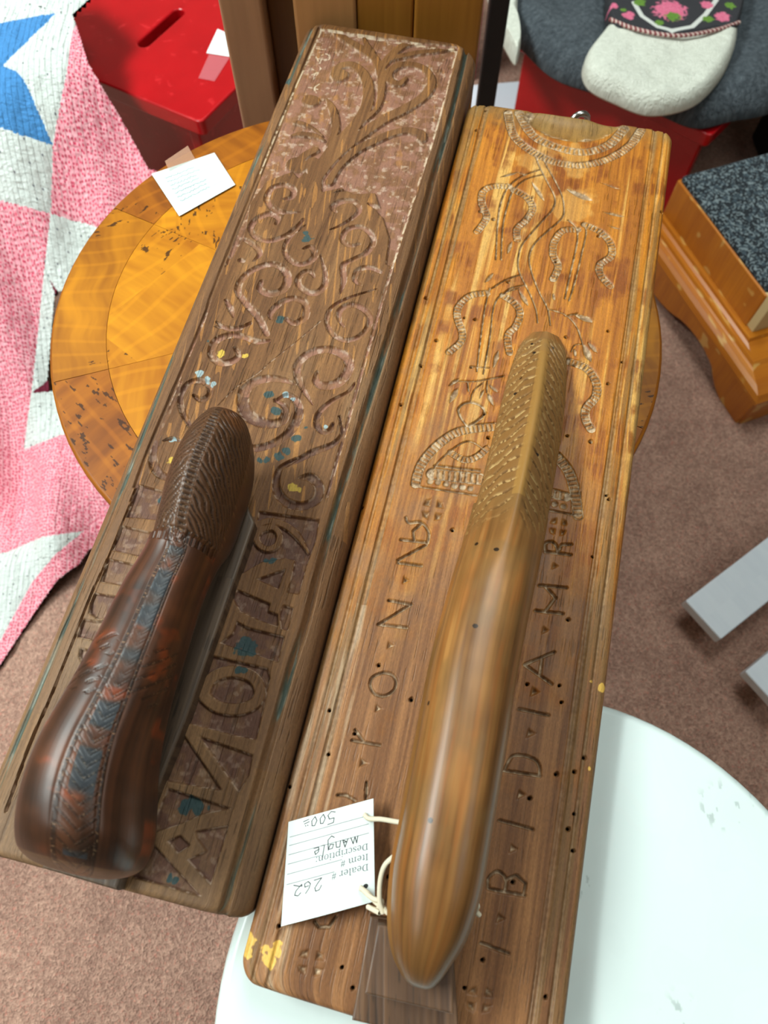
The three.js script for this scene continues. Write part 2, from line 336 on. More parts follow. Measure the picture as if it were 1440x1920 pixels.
  K('D', '440 745 705 652 640 835'); K('D', '290 830 575 950 560 1012 640 1040 640 1155 480 1100 310 1022 245 900'); K('D', '672 958 772 985 722 1185 655 1170 642 1040');
  K('D', '280 1095 380 1150 694 1228 640 1455 280 1335 135 1285 250 1200');
  K('E', '1150 -30 1045 435 900 405 495 300 560 100 620 -90 700 -210 1130 -110');
  W('E', '645 90 700 -30 840 -85 1000 -50 1065 50 1030 150 900 200 750 180 655 110', 92, { mode: 'raise', name: 'carved_letter' });
  K('E', '485 365 795 818 365 742 405 560'); K('E', '605 395 1022 540 990 700 910 835 760 620'); K('E', '375 785 875 945 640 992 460 1072 215 1145 300 960');
  K('E', '365 1185 470 1138 555 1220 450 1288'); K('E', '575 1110 842 1063 700 1525 512 1325 655 1262 590 1170'); K('E', '225 1158 650 1618 400 1545 105 1463 150 1330');
  K('F', '915 165 1100 215 1040 410 835 392'); K('F', '800 440 1020 490 960 662 742 610'); K('F', '712 660 940 710 890 862 668 822'); K('F', '625 890 800 918 790 990 730 1062 650 1075 590 1030 600 950');
  K('F', '548 1062 650 1080 740 1060 800 1000 690 1232 508 1190'); K('F', '530 1258 665 1282 620 1425 560 1400 523 1320');
  // drying cracks, the joint beside the rail
  b.stroke('F', '905 190 820 420 720 660 610 900 500 1180 350 1560 200 1900 40 2350', [4, 6, 8, 12, 12, 16, 18, 18], { depth: 0.005, name: 'crack', shape: 2 });
  b.stroke('C', '430 460 530 360 640 290 720 220 860 110 990 0', [3, 5, 4, 4, 4, 2], { depth: 0.0012, shape: 2 });
  const RG = '876 81 847 207 814 320 779 454 724 640 638 920 598 1062 573 1164 544 1253 487 1455 460 1550 425 1680 410 1735', LG = '590 37 558 107 517 207 467 320 390 492 329 637 219 936 194 998 146 1105 93 1234 31 1380 -62 1600';
  b.stroke('P', RG, [10, 12, 14, 16, 18, 20], { depth: 0.004, shape: 2 }); b.stroke('P', LG, [6, 8, 10, 12], { depth: 0.0014, shape: 2 });
  b.stroke('P', '599 49 487 320 400 541 381 600 286 822 253 911', [7, 8, 9, 10], { depth: 0.0022, shape: 2 });
  b.stroke('P', '854 93 821 230 788 332 735 501 672 720 613 931', [6, 6, 7, 7], { depth: 0.0012, shape: 2 });
  b.stroke('P', '602 56 854 93', [7, 7], { depth: 0.0014, smooth: false, shape: 2 });
  for (const w of ['318 228 385 238', '308 268 330 310', '318 292 392 300 404 278 380 262 352 272', '352 296 340 322', '330 338 344 358 322 376 294 362', '286 398 330 382 300 424', '308 388 302 412', '268 478 326 490', '296 484 336 456', '296 484 318 512']) { b.mark(b.chalk, 'A', w, 0.0011); b.stroke('A', w, 9, { depth: 0.0028, shape: 2, smooth: false }); }
  b.mark(b.teal, 'P', RG, 0.0044); b.mark(b.teal, 'P', LG, 0.0036);
  b.mark(b.chalk, 'P', '602 54 660 63 730 74 800 84 856 93', 0.002); b.mark(b.chalk, 'P', '856 93 821 230 788 332 735 501', 0.0014); b.mark(b.chalk, 'P', '602 54 540 190 487 320', 0.0013);
}
const spot = (list, level) => list.map(([c, x, y, r]) => { const [ox, oy, k] = CROP[c], p = at(ox + x / k, oy + y / k, level), [, , zf] = toPixel(p.x, level, p.z); return [p.x, p.z, r / k * zf / FPX]; });
const TEAL = spot([['C', 700, 395, 26], ['C', 690, 758, 26], ['C', 655, 760, 22], ['C', 760, 730, 28], ['C', 790, 705, 26], ['C', 850, 640, 26], ['C', 740, 490, 24], ['C', 900, 580, 16], ['C', 375, 115, 14], ['B', 610, 440, 34], ['B', 590, 400, 20], ['B', 425, 955, 32], ['D', 375, 1315, 95], ['D', 330, 1290, 60], ['D', 300, 1515, 34], ['D', 350, 1520, 30], ['E', 520, 915, 62], ['E', 600, 930, 62], ['E', 380, 1475, 34], ['E', 420, 1490, 30], ['D', 590, 590, 34], ['D', 530, 590, 26], ['F', 890, 780, 24], ['A', 140, 420, 26], ['F', 1060, 270, 26]], L_TOP);
const BLUE = spot([['C', 330, 292, 26], ['C', 370, 318, 22], ['C', 400, 345, 16], ['C', 790, 402, 18], ['C', 830, 415, 16], ['C', 1010, 575, 14], ['C', 185, 645, 18]], L_TOP);
const YELLOW = spot([['C', 445, 178, 28], ['C', 575, 195, 22], ['C', 845, 905, 36], ['C', 178, 755, 26], ['C', 820, 900, 20]], L_TOP);
const near = (list, x, z, wob) => { let m = 0; for (const [a, b, r] of list) { const d = hypot(x - a, z - b); if (d < r * 1.6) m = max(m, 1 - sst(0.75, 1.0, d / r + wob)); } return m; };
const darkWood = matOf(640, 2048, (u, v) => {
  const b = LB, s = (u - 0.5) * b.W, t = v * b.L, x = b.sample(b.X, u, v), z = b.sample(b.Z, u, v), k = b.sample(b.sunk, u, v);
  const g = grain(s, t, 5), big = fbm(s * 22, t * 9, 3), fine = noise(s * 2400, t * 800), wb = (fbm(x * 300, z * 300, 2) - 0.5) * 1.1;
  let c = mix3([78, 48, 26], [150, 106, 64], clamp(g * 1.2 + (big - 0.5) * 0.5 - 0.12));
  if (noise(s * 520 + t * 90, t * 34) > 0.8 && v > 0.3) c = mix3(c, [196, 134, 66], 0.45);          // rays of the quartered oak
  const grey = sst(0.34, 0.0, v) * (0.35 + 0.5 * big) + 0.3 * sst(0.55, 0.75, big); c = mix3(c, [150, 136, 118], clamp(grey) * 0.55);
  const e = abs(s) / (b.W * 0.5), inField = e < 0.80 ? 1 : 0, wear = fbm(x * 170, z * 170, 3), tl = b.sample(b.teal, u, v), ck = b.sample(b.chalk, u, v);
  if (e > 0.8 && v > 0.1) c = mix3(c, [112, 84, 64], 0.35);
  const paint = sst(0.35, 0.62, wear + 0.25 * (fbm(x * 40, z * 40, 2) - 0.5));
  c = mix3(c, v < 0.42 ? [90, 60, 50] : [140, 98, 82], inField * sst(0.15, 0.6, k) * (0.3 + 0.5 * paint));   // worn red paint left in the hollows
  c = mix3(c, [206, 186, 168], inField * sst(0.03, 0.2, k) * sst(0.98, 0.6, k) * sst(0.42, 0.66, fbm(x * 380 + 9, z * 380, 2)) * 0.55);   // chalky filler along the cuts
  c = mix3(c, [196, 178, 160], inField * sst(0.58, 0.78, fbm(x * 260, z * 260, 3)) * sst(0.2, 0.8, k) * (v < 0.42 ? 0.25 : 0.5));
  c = mix3(c, [206, 190, 164], sst(0.1, 0.6, ck) * sst(0.3, 0.55, fbm(x * 300, z * 300, 2)) * 0.7);
  c = mix3(c, [44, 70, 74], near(TEAL, x, z, wb * 1.2) * 0.85); c = mix3(c, [150, 178, 188], near(BLUE, x, z, wb) * 0.8); c = mix3(c, [206, 174, 70], near(YELLOW, x, z, wb * 1.4) * 0.85);
  c = mix3(c, mix3([58, 82, 80], [116, 134, 130], sst(0.5, 0.8, noise(s * 700, t * 90))), sst(0.3, 0.9, tl) * sst(0.46, 0.62, fbm(s * 260, t * 26 + 3, 3)) * 0.75);
  const p = pores(s, t, 2); c = mul3(c, 1 - 0.22 * p); c = mul3(c, 0.93 + 0.14 * fine);
  return [...c, 0.45 + 0.35 * g - 0.6 * p + 0.12 * fine + (k > 0.3 ? (wear - 0.5) * 0.5 : 0)];
}, { roughness: 0.58, specularIntensity: 0.5 }, 0.0006);
const leftBoard = thing('mangle_board', 'dark brown carved mangle board with scrolling leaves and a horse-shaped handle', 'mangle board');
LB.finish(leftBoard, darkWood, { bottom: TABLE_Y + 0.0005, edge: [0.010, 0.013, 0.004, 0.006], profile: (s, t, ds) => {
  let y = 0; const rl = ds[0], rr = ds[1];
  if (rr < 0.02) y -= 0.004 * sst(0.02, 0.006, rr); if (rl < 0.018) y -= 0.003 * sst(0.018, 0.004, rl);
  y += 0.0004 * (fbm(s * 60, t * 14, 2) - 0.5); return y;
} });

// ---- right board: honey coloured, engraved plants, lettered edges ----
const RB = new Relief([[441, 1839], [1050, 2030], [1266, 243], [880, 187]], R_TOP, 0.00056);
RB.lay([0.012, 0.014]);
const HOLES = [];
{
  const b = RB, line = (c, s, w = 13, name = 'carved_stem') => b.stroke(c, s, w, { depth: 0.0019, name, shape: 2 });
  const rib = (c, s, w = 46) => b.stroke(c, s, w, { depth: 0.0015, name: 'carved_ribbon', ladder: 0.0031 });
  const leaf = (c, x0, y0, x1, y1, w) => b.stroke(c, `${x0} ${y0} ${(x0 * 2 + x1) / 3} ${(y0 * 2 + y1) / 3} ${(x0 + x1 * 2) / 3} ${(y0 + y1 * 2) / 3} ${x1} ${y1}`, [3, w * 0.8, w, 3], { depth: 0.0014, name: 'carved_leaf', shape: 2 });
  line('S', '575 370 600 440 640 520 690 620 680 690 620 760 540 850 490 920 475 1010 490 1080 540 1180 580 1280 590 1360', 13);
  line('S', '620 390 650 450 700 540 735 620 745 710 720 760 640 830 570 900 540 980 560 1080 600 1180 650 1280 665 1375', 13);
  line('S', '610 460 500 500 420 560 375 650 355 780 345 990'); line('S', '625 490 520 520 450 580 410 680 385 800 375 990');
  rib('S', '420 560 330 560 270 590 262 660 290 740 235 825'); rib('S', '450 580 530 630 560 690 520 760 470 810 470 872');
  rib('S', '825 815 740 820 690 880 680 960 710 1030 680 1105'); rib('S', '865 785 960 830 1020 900 1020 970 955 1020 960 1080 1015 1145');
  rib('T', '500 30 400 45 330 110 320 180 350 270 340 330 270 392', 48); rib('T', '600 45 670 90 705 150 680 230 630 290 640 395', 48); rib('T', '1005 450 1110 490 1170 570 1172 660 1110 740 1110 810 1140 865', 56);
  line('S', '770 760 815 800 825 860 810 950 780 1080 750 1220'); line('S', '860 780 875 830 850 950 820 1080 775 1230');
  line('S', '490 1080 400 1110 320 1160'); line('T', '520 0 490 120 460 330 440 510'); line('S', '520 1140 430 1160 370 1210'); line('T', '700 0 600 35 545 110 520 300 480 525');
  line('T', '880 130 980 160 1050 230 1092 345'); line('T', '985 170 1060 155'); line('T', '1092 345 1040 350 1020 390', 8); line('T', '1040 380 1045 410', 22);
  leaf('S', 760, 578, 912, 645, 52); leaf('S', 555, 535, 628, 645, 30); leaf('S', 370, 508, 475, 476, 22); leaf('S', 975, 712, 1098, 738, 26); leaf('S', 960, 540, 1075, 580, 12); leaf('S', 412, 955, 438, 885, 30); leaf('S', 282, 1125, 328, 1072, 30);
  leaf('S', 478, 1170, 535, 1262, 32); leaf('S', 805, 1312, 912, 1355, 44); leaf('S', 1000, 790, 1075, 812, 16); leaf('S', 475, 480, 520, 492, 14); leaf('S', 680, 1190, 690, 1230, 22);
  leaf('T', 1060, 160, 1152, 208, 46); leaf('T', 1090, 340, 1142, 452, 54); leaf('T', 1120, 330, 1178, 395, 34); leaf('T', 542, 486, 572, 385, 36); leaf('T', 272, 705, 322, 615, 46); leaf('T', 542, 722, 508, 645, 36); leaf('T', 512, 590, 568, 638, 26); leaf('T', 458, 675, 482, 625, 22); leaf('T', 268, 600, 330, 555, 28);
  line('T', '300 568 420 572 500 560 605 540'); line('T', '400 700 420 630 480 580', 9); line('T', '505 570 500 640', 10); line('T', '385 580 390 630', 14); line('T', '400 480 520 490', 10);
  line('T', '380 845 340 790 328 740 370 705 430 705 482 740 472 790 390 845', 20, 'carved_ring');
  // the half wheel beside the handle and the worn one at the far end
  rib('T', '62 1200 95 1090 180 980 300 892 420 862 545 850', 62); rib('T', '280 1010 360 1052 430 1040 500 985', 46); rib('T', '928 1030 1000 1120 1040 1240 1062 1395', 68);
  b.stroke('T', '168 1140 455 1170', 84, { depth: 0.0013, name: 'carved_band', ladder: 0.0038 }); b.stroke('T', '885 1255 985 1280', 66, { depth: 0.0013, name: 'carved_band', ladder: 0.0036 });
  line('T', '60 1215 440 1272', 14, 'carved_band'); line('T', '150 1145 230 1040 380 940 500 1000', 12, 'carved_band'); line('T', '870 1362 1075 1398', 14, 'carved_band'); line('T', '180 1090 460 1120', 18, 'carved_band');
  for (const [x, y] of [[152, 1188], [200, 1193], [250, 1203], [300, 1214], [350, 1222], [400, 1230], [915, 1325], [970, 1340]]) b.stroke('T', `${x} ${y} ${x + 2} ${y}`, 44, { depth: 0.0012, name: 'carved_dot', shape: 3 });
  rib('S', '415 130 450 260 560 358 700 420 850 435 1000 400 1130 320 1205 215', 56);
  b.stroke('S', '480 130 560 260 700 330 860 360 1000 320 1100 220', 60, { depth: 0.0009, name: 'carved_band', ladder: 0.004 });
  const rose = (c, x, y, r) => { for (let q = 0; q < 4; q++) { const a = PI / 4 + q * PI / 2 + 0.15, a0 = a - 0.6, a1 = a + 0.6; b.poly(c, `${x + cos(a) * r * 0.2} ${y + sin(a) * r * 0.2} ${x + cos(a0) * r} ${y + sin(a0) * r} ${x + cos(a) * r * 1.08} ${y + sin(a) * r * 1.08} ${x + cos(a1) * r} ${y + sin(a1) * r}`, { depth: 0.0034, name: 'carved_rosette', edge: 0.0034 }); } };
  rose('T', 170, 1360, 74); rose('T', 940, 1466, 62); rose('V', 112, 1095, 74); rose('V', 925, 1272, 74);
  const L = (c, ...ss) => ss.forEach(s => b.stroke(c, s, 16, { depth: 0.0024, name: 'carved_letter', shape: 2, smooth: s.split(' ').length > 8 }));
  const tri = (c, x, y, r0 = 21, r = r0 * 1.25) => b.poly(c, `${x - r * 0.5} ${y - r * 1.1} ${x + r * 1.1} ${y + r * 0.1} ${x - r * 0.9} ${y + r}`, { depth: 0.0036, name: 'carved_mark', edge: 0.0028 });
  L('U', '415 180 430 205 490 205 525 250 520 300', '390 287 520 302', '455 290 450 245 490 210', '378 398 492 414', '378 385 515 312');
  L('U', '332 580 442 600', '440 600 285 695', '282 696 420 712', '305 928 255 950 243 990 265 1030 310 1042 355 1015 368 975 350 940 305 928', '155 1255 290 1280', '212 1262 170 1205');
  tri('U', 415, 482); tri('U', 340, 798); tri('U', 282, 1102); tri('U', 210, 1364, 24); L('V', '240 285 280 285 325 312', '380 225 376 300', '130 895 150 922 200 922 232 870');
  L('U', '1085 345 1210 361', '1088 345 1088 305 1120 298 1140 320 1145 350', '1148 345 1165 312 1212 310', '1058 508 1190 520', '1085 510 1135 568', '1135 568 1088 632', '1038 630 1172 645', '1130 830 985 890', '985 890 1118 985', '1072 858 1060 945', '958 1105 1102 1135', '888 1402 1062 1428', '890 1400 925 1335 980 1330 1040 1352 1060 1390 1058 1425');
  tri('U', 1132, 415, 18); tri('U', 1085, 725, 20); tri('U', 1035, 1022, 24); tri('U', 1015, 1222, 24); tri('V', 1125, 283, 24); tri('V', 1085, 545, 24); tri('V', 1025, 880, 26);
  L('V', '1018 408 1180 452', '965 738 1142 770', '966 738 968 685 1010 655 1050 690 1046 752', '1048 695 1100 672 1146 712 1136 768', '930 1000 1066 1050');
  b.stroke('S', '560 150 680 210 800 235 920 225 1030 180', [120, 190, 200, 190, 120], { depth: 0.0028, name: 'worn_hollow', shape: 3 });
  // run of mouldings along both long edges
  for (const [a, w, dp] of [[0.0085, 7, 0.0012], [0.0165, 9, 0.0015], [0.0185, 5, 0.001]]) for (const sd of [-1, 1]) {
    const pts = []; for (let q = 0; q <= 8; q++) { const v = q / 8, ww = lerp(b.Wn, b.Wf, v) / 2 - a; const p = [b.O[0] + b.T[0] * v * b.L + b.S[0] * sd * ww, b.O[1] + b.T[1] * v * b.L + b.S[1] * sd * ww], px = toPixel(p[0], R_TOP, p[1]); pts.push(px[0].toFixed(1), px[1].toFixed(1)); }
    b.stroke('P', pts.join(' '), [w * 1.3, w * 0.8], { depth: dp, shape: 2 });
  }
  for (let q = 0; q < 85; q++) {           // worm holes, thicker towards the near end
    const v = Math.pow(rnd(), 1.7), u = rnd(); const ww = lerp(b.Wn, b.Wf, v), p = [b.O[0] + b.T[0] * v * b.L + b.S[0] * (u - 0.5) * ww, b.O[1] + b.T[1] * v * b.L + b.S[1] * (u - 0.5) * ww], px = toPixel(p[0], R_TOP, p[1]);
    b.stroke('P', `${px[0].toFixed(1)} ${px[1].toFixed(1)} ${(px[0] + 0.5).toFixed(1)} ${px[1].toFixed(1)}`, 5 + rnd() * 4, { depth: 0.004, shape: 3 }); HOLES.push([p[0], p[1], 0.0011]);
  }
}
const PALE = spot([['S', 780, 430, 150], ['S', 800, 620, 120], ['S', 760, 700, 90], ['P', 1020, 300, 50]], R_TOP);
const WORN = spot([['S', 700, 200, 110], ['S', 800, 220, 110], ['S', 900, 220, 100], ['S', 600, 180, 80], ['S', 990, 200, 70], ['S', 800, 140, 90], ['S', 950, 170, 80], ['S', 620, 130, 70]], R_TOP);
const CHIP = spot([['V', -190, 1000, 40], ['V', -60, 1040, 46], ['V', -75, 1090, 40], ['V', -190, 1030, 40], ['U', 1360, 995, 18], ['U', 1310, 970, 10], ['U', 1300, 1390, 10]], R_TOP);
const honey = matOf(640, 2048, (u, v) => {
  const b = RB, s = (u - 0.5) * b.W, t = v * b.L, x = b.sample(b.X, u, v), z = b.sample(b.Z, u, v), k = b.sample(b.sunk, u, v);
  const g = grain(s, t, 31), big = fbm(s * 26 + 4, t * 8, 3), fine = noise(s * 2600, t * 900), blot = fbm(x * 60, z * 60, 4), st = fbm(s * 240, t * 5 + 2, 2);
  const up = sst(0.18, 0.62, v + (blot - 0.5) * 0.35);
  const stF = fbm(s * 900 + 3 * noise(s * 60, t * 20), t * 16 + 7, 3), wn = near(WORN, x, z, (blot - 0.5) * 0.9);
  let c = mix3(mix3([92, 58, 36], [170, 120, 76], clamp(g * 1.35 - 0.16)), mix3([122, 64, 12], [202, 130, 38], clamp(g * 1.45 - 0.22)), up);
  c = mix3(c, [222, 184, 112], up * sst(0.52, 0.7, st * 0.75 + stF * 0.25) * sst(0.38, 0.6, big) * 0.62);
  c = mix3(c, [112, 54, 12], up * sst(0.46, 0.72, blot) * sst(0.3, 0.6, stF) * 0.7);
  c = mix3(c, [224, 190, 128], near(PALE, x, z, (blot - 0.5) * 1.8) * 0.42 * (0.4 + 0.6 * stF));
  const e = abs(s) / (b.W * 0.5); if (e > 0.78) c = mix3(c, [116, 90, 56], sst(0.45, 0.65, fbm(s * 300, t * 12, 3)) * 0.55);
  c = mix3(c, mix3([112, 84, 46], [150, 118, 66], noise(s * 300, t * 60)), wn * 0.75);
  if (v > 0.95) c = mix3(c, [124, 98, 60], sst(0.95, 0.995, v + (blot - 0.5) * 0.06) * 0.6);
  if (v < 0.3 && e > 0.7 && s < 0) c = mix3(c, [186, 166, 142], sst(0.5, 0.7, fbm(s * 260, t * 20, 3)) * 0.5);
  c = mix3(c, mix3([102, 82, 64], [172, 150, 124], noise(x * 500, z * 500)), sst(0.1, 0.7, k) * (e < 0.76 ? 0.78 : 0.3) * (1 - wn));
  c = mix3(c, [216, 196, 168], sst(0.52, 0.74, fbm(x * 330, z * 330, 2)) * sst(0.05, 0.4, k) * (e < 0.76 ? 0.5 : 0.06) * (1 - wn));
  c = mix3(c, [222, 178, 84], near(CHIP, x, z, (fbm(x * 240, z * 240, 3) - 0.5) * 2.2) * 0.9);
  let hole = 0; for (const [a, d, r] of HOLES) { const q = hypot(x - a, z - d); if (q < r) hole = max(hole, 1 - sst(0.5, 1, q / r)); }
  c = mix3(c, [28, 18, 10], hole); const p = pores(s, t, 12); c = mul3(c, (1 - 0.2 * p) * (0.93 + 0.14 * fine));
  return [...c, 0.45 + 0.3 * g - 0.5 * p + 0.1 * fine];
}, { roughness: 0.46, specularIntensity: 0.55 }, 0.0005);
const rightBoard = thing('mangle_board', 'honey brown mangle board engraved with plants and letters under a long plain handle', 'mangle board');
RB.finish(rightBoard, honey, { bottom: TABLE_Y + 0.0005, edge: [0.004, 0.005, 0.003, 0.006], profile: (s, t, ds) => {
  let y = 0.0004 * (fbm(s * 70, t * 16, 2) - 0.5); const m = min(ds[0], ds[1]); if (m < 0.0165) y -= 0.0012 * sst(0.0165, 0.002, m); return y;
} });

// ───────────────────────── handles ─────────────────────────
// stations: [px, py, width px, level of the widest line, top, underside]  (levels above the board)
function handle(parent, base, S, st, rows, cols, shape, mat, ids, names) {
  const pts = resample(st.map(([x, y, w, m, t, u]) => { const p = at(x, y, base + m), [, , zf] = toPixel(p.x, base + m, p.z); return [p.x, p.z, w * zf / FPX / 2, base + m, base + t, base + u]; }), 24);
  const len = [0]; for (let i = 1; i < pts.length; i++) len.push(len[i - 1] + hypot(pts[i][0] - pts[i - 1][0], pts[i][1] - pts[i - 1][1])); const Lt = len[len.length - 1];
  const get = d => { let i = 1; while (i < len.length - 1 && len[i] < d) i++; const t = clamp((d - len[i - 1]) / (len[i] - len[i - 1] || 1)); return pts[i].map((q, c) => lerp(pts[i - 1][c], q, t)); };
  const P = [], UV = [], idx = [], gid = [];
  for (let j = 0; j <= rows; j++) {
    const v = j / rows, d = v * Lt, [cx, cz, hw, ym, yt, yb] = get(d);
    for (let i = 0; i <= cols; i++) {
      const u = i / cols, a = u * 2 * PI;          // u 0 right, .25 top, .5 left, .75 underside
      const [sx, sy, dn] = shape(u, a, v, d);
      const x = sx * (hw + dn * min(1, hw / 0.01)), y = sy >= 0 ? ym + sy * (yt - ym) + dn * sy : ym + sy * (ym - yb);
      P.push(cx + S[0] * x, y, cz + S[1] * x); UV.push(u, v);
    }
  }
  for (let j = 0; j < rows; j++) for (let i = 0; i < cols; i++) { const a = j * (cols + 1) + i, b = a + 1, c = a + cols + 1, d = c + 1; const q = ids((i + 0.5) / cols, (j + 0.5) / rows); (gid[q] ??= []).push(a, b, d, a, d, c); idx.push(a, b, d, a, d, c); }
  const full = new THREE.BufferGeometry(); full.setAttribute('position', new THREE.Float32BufferAttribute(P, 3)); full.setIndex(idx); full.computeVertexNormals();
  const n = full.attributes.normal; for (let j = 0; j <= rows; j++) { const a = j * (cols + 1), b = a + cols; const v = new THREE.Vector3(n.getX(a) + n.getX(b), n.getY(a) + n.getY(b), n.getZ(a) + n.getZ(b)).normalize(); n.setXYZ(a, v.x, v.y, v.z); n.setXYZ(b, v.x, v.y, v.z); }
  let root = null;
  names.forEach((nm, q) => { if (!gid[q]) return; const m = RB.mesh(nm, gid[q], P, n.array, UV, Array.isArray(mat) ? mat[q] : mat, root ?? parent); root ??= m; });
  return [root, Lt];
}
const pw = (x, p) => Math.sign(x) * Math.pow(abs(x), p);
// left handle: a resting horse, mane cut in herring-bone, pleated band along the back
const lh = v => ({ mane: sst(0.645, 0.66, v) * (1 - sst(0.965, 0.985, v)), tail: sst(0.1, 0.02, v) });
const bandAt = v => 0.205 + 0.01 * sst(0.1, 0.5, v) + 0.022 * sst(0.6, 0.7, v) + 0.015 * sst(0.88, 0.97, v);   // where the back line runs around the section
function horseCut(u, v, d) {                            // depth of the cuts, 0..1
  let c = 0; const q = u - bandAt(v), aq = abs(q), m = lh(v);
  if (m.mane > 0 && u < 0.53 && u > 0.0) { const ph = d / 0.0046 + aq * 34 + 0.9 * noise(d * 160, u * 18); c = max(c, m.mane * sst(0.5, 0.95, abs(((ph % 1) + 1) % 1 - 0.5) * 2) * sst(0.012, 0.03, aq) * (0.45 + 0.55 * noise(u * 46, d * 420))); if (aq < 0.014) c = max(c, m.mane * (0.4 + 0.6 * sst(0.4, 0.9, abs((d / 0.003) % 1 - 0.5) * 2))); }
  if (v < 0.66) {
    const bw = 0.035 + 0.012 * sst(0.45, 0.1, v), e = abs(aq - bw); c = max(c, 1 - sst(0.002, 0.006, e));
    if (aq < bw) { const ph = d / 0.0052 - aq * 30; c = max(c, 0.75 * sst(0.55, 0.95, abs(((ph % 1) + 1) % 1 - 0.5) * 2) * (v > 0.33 && v < 0.6 && noise(d * 90, 3) > 0.55 ? 0.4 : 1)); }
    if (v > 0.30 && v < 0.42 && u > 0.02 && u < 0.46) { const ph = d / 0.006 + (q > 0 ? 1 : -1) * aq * 16; c = max(c, 0.7 * sst(0.6, 0.95, abs(((ph % 1) + 1) % 1 - 0.5) * 2) * sst(0.035, 0.05, aq) * (noise(u * 30, v * 60) > 0.35 ? 1 : 0)); }
    if (v > 0.63 && u > 0 && u < 0.5) c = max(c, 0.8 * sst(0.5, 0.9, abs((u * 60) % 1 - 0.5) * 2));
  }
  return c;
}
const LHL = 0.2554;
const horseMat = matOf(512, 1400, (u, v) => {
  const d = v * LHL, a = u * 0.13, g = grain(a, d, 61), big = fbm(u * 7, v * 16, 3), cut = horseCut(u, v, d), q = abs(u - bandAt(v));
  let c = mix3([42, 25, 16], [104, 58, 32], clamp(g * 0.9 + (big - 0.5) * 0.9));
  c = mix3(c, [150, 62, 24], sst(0.62, 0.85, fbm(u * 10 + 4, v * 22, 3)) * (v < 0.64 ? 0.6 : 0.15));
  const m = lh(v).mane; c = mix3(c, mix3([64, 42, 28], [110, 76, 48], g), m * 0.75);
  if (v > 0.9 && v < 0.97) c = mix3(c, [128, 72, 34], 0.35 * sst(0.45, 0.65, big) );
  if (q < 0.03 && v < 0.62 && v > 0.04) c = mix3(c, [38, 48, 56], sst(0.4, 0.62, noise(v * 26, 8) * 0.7 + big * 0.4) * 0.85);
  if (v < 0.03) c = mix3(c, [120, 92, 56], 0.5);
  c = mix3(c, mix3([22, 14, 10], [150, 124, 92], sst(0.58, 0.8, fbm(u * 160, v * 420, 2))), cut * 0.55);
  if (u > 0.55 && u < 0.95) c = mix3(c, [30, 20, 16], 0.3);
  return [...c, 0.5 + 0.3 * (g - 0.5) - 0.4 * cut];
}, { roughness: 0.38, specularIntensity: 0.75 }, 0.0006);
const LH = [[138, 1634, 120, 0.03, 0.04, 0], [140, 1626, 176, 0.034, 0.05, 0], [146, 1604, 218, 0.04, 0.066, 0], [156, 1555, 234, 0.045, 0.077, 0], [168, 1480, 222, 0.046, 0.08, 0.002], [188, 1400, 202, 0.048, 0.079, 0.012], [228, 1300, 176, 0.05, 0.076, 0.026], [268, 1205, 158, 0.05, 0.073, 0.03], [305, 1115, 142, 0.048, 0.07, 0.03], [340, 1045, 126, 0.046, 0.069, 0.022], [362, 985, 130, 0.045, 0.074, 0.004], [382, 920, 134, 0.045, 0.078, 0], [402, 860, 128, 0.046, 0.076, 0], [416, 820, 112, 0.046, 0.07, 0.012], [424, 792, 82, 0.046, 0.062, 0.03], [428, 776, 36, 0.045, 0.05, 0.04]];
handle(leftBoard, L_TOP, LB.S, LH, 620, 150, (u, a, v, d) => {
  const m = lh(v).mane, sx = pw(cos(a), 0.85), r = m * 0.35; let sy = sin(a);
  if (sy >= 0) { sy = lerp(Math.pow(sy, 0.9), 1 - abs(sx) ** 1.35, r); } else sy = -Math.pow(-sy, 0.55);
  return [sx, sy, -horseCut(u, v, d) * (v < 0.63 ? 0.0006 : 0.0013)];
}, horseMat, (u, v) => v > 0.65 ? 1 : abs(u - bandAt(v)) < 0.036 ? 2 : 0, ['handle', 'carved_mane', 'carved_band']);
{ // raised rail between the lettered strips, under the handle
  const e = (a) => onLevel('P', a, L_TOP + 0.006), q = e('92 1622 221 1660 345 1352 474 985 440 905 400 905 330 1080');
  const sh = new THREE.Shape(); q.forEach(([x, z], i) => i ? sh.lineTo(x, -z) : sh.moveTo(x, -z));
  const g = new THREE.ExtrudeGeometry(sh, { depth: 0.010, bevelEnabled: true, bevelSize: 0.0018, bevelThickness: 0.0018, bevelSegments: 3, curveSegments: 4 }); g.rotateX(-PI / 2); g.translate(0, L_TOP - 0.002, 0);
  const rl = matOf(256, 512, (u, v) => { const g0 = grain(u * 0.12, v * 0.12, 13), p0 = pores(u * 0.12, v * 0.12, 4); return [...mul3(mix3([56, 42, 32], [120, 98, 78], clamp(g0 * 1.4 - 0.2)), 1 - 0.4 * p0), g0]; }, { roughness: 0.55 }, 0.0005); g.rotateY(0.215); const u = boxUV(g, 0.12); u.rotateY(-0.215); part('handle_rail', u, rl, leftBoard);
}
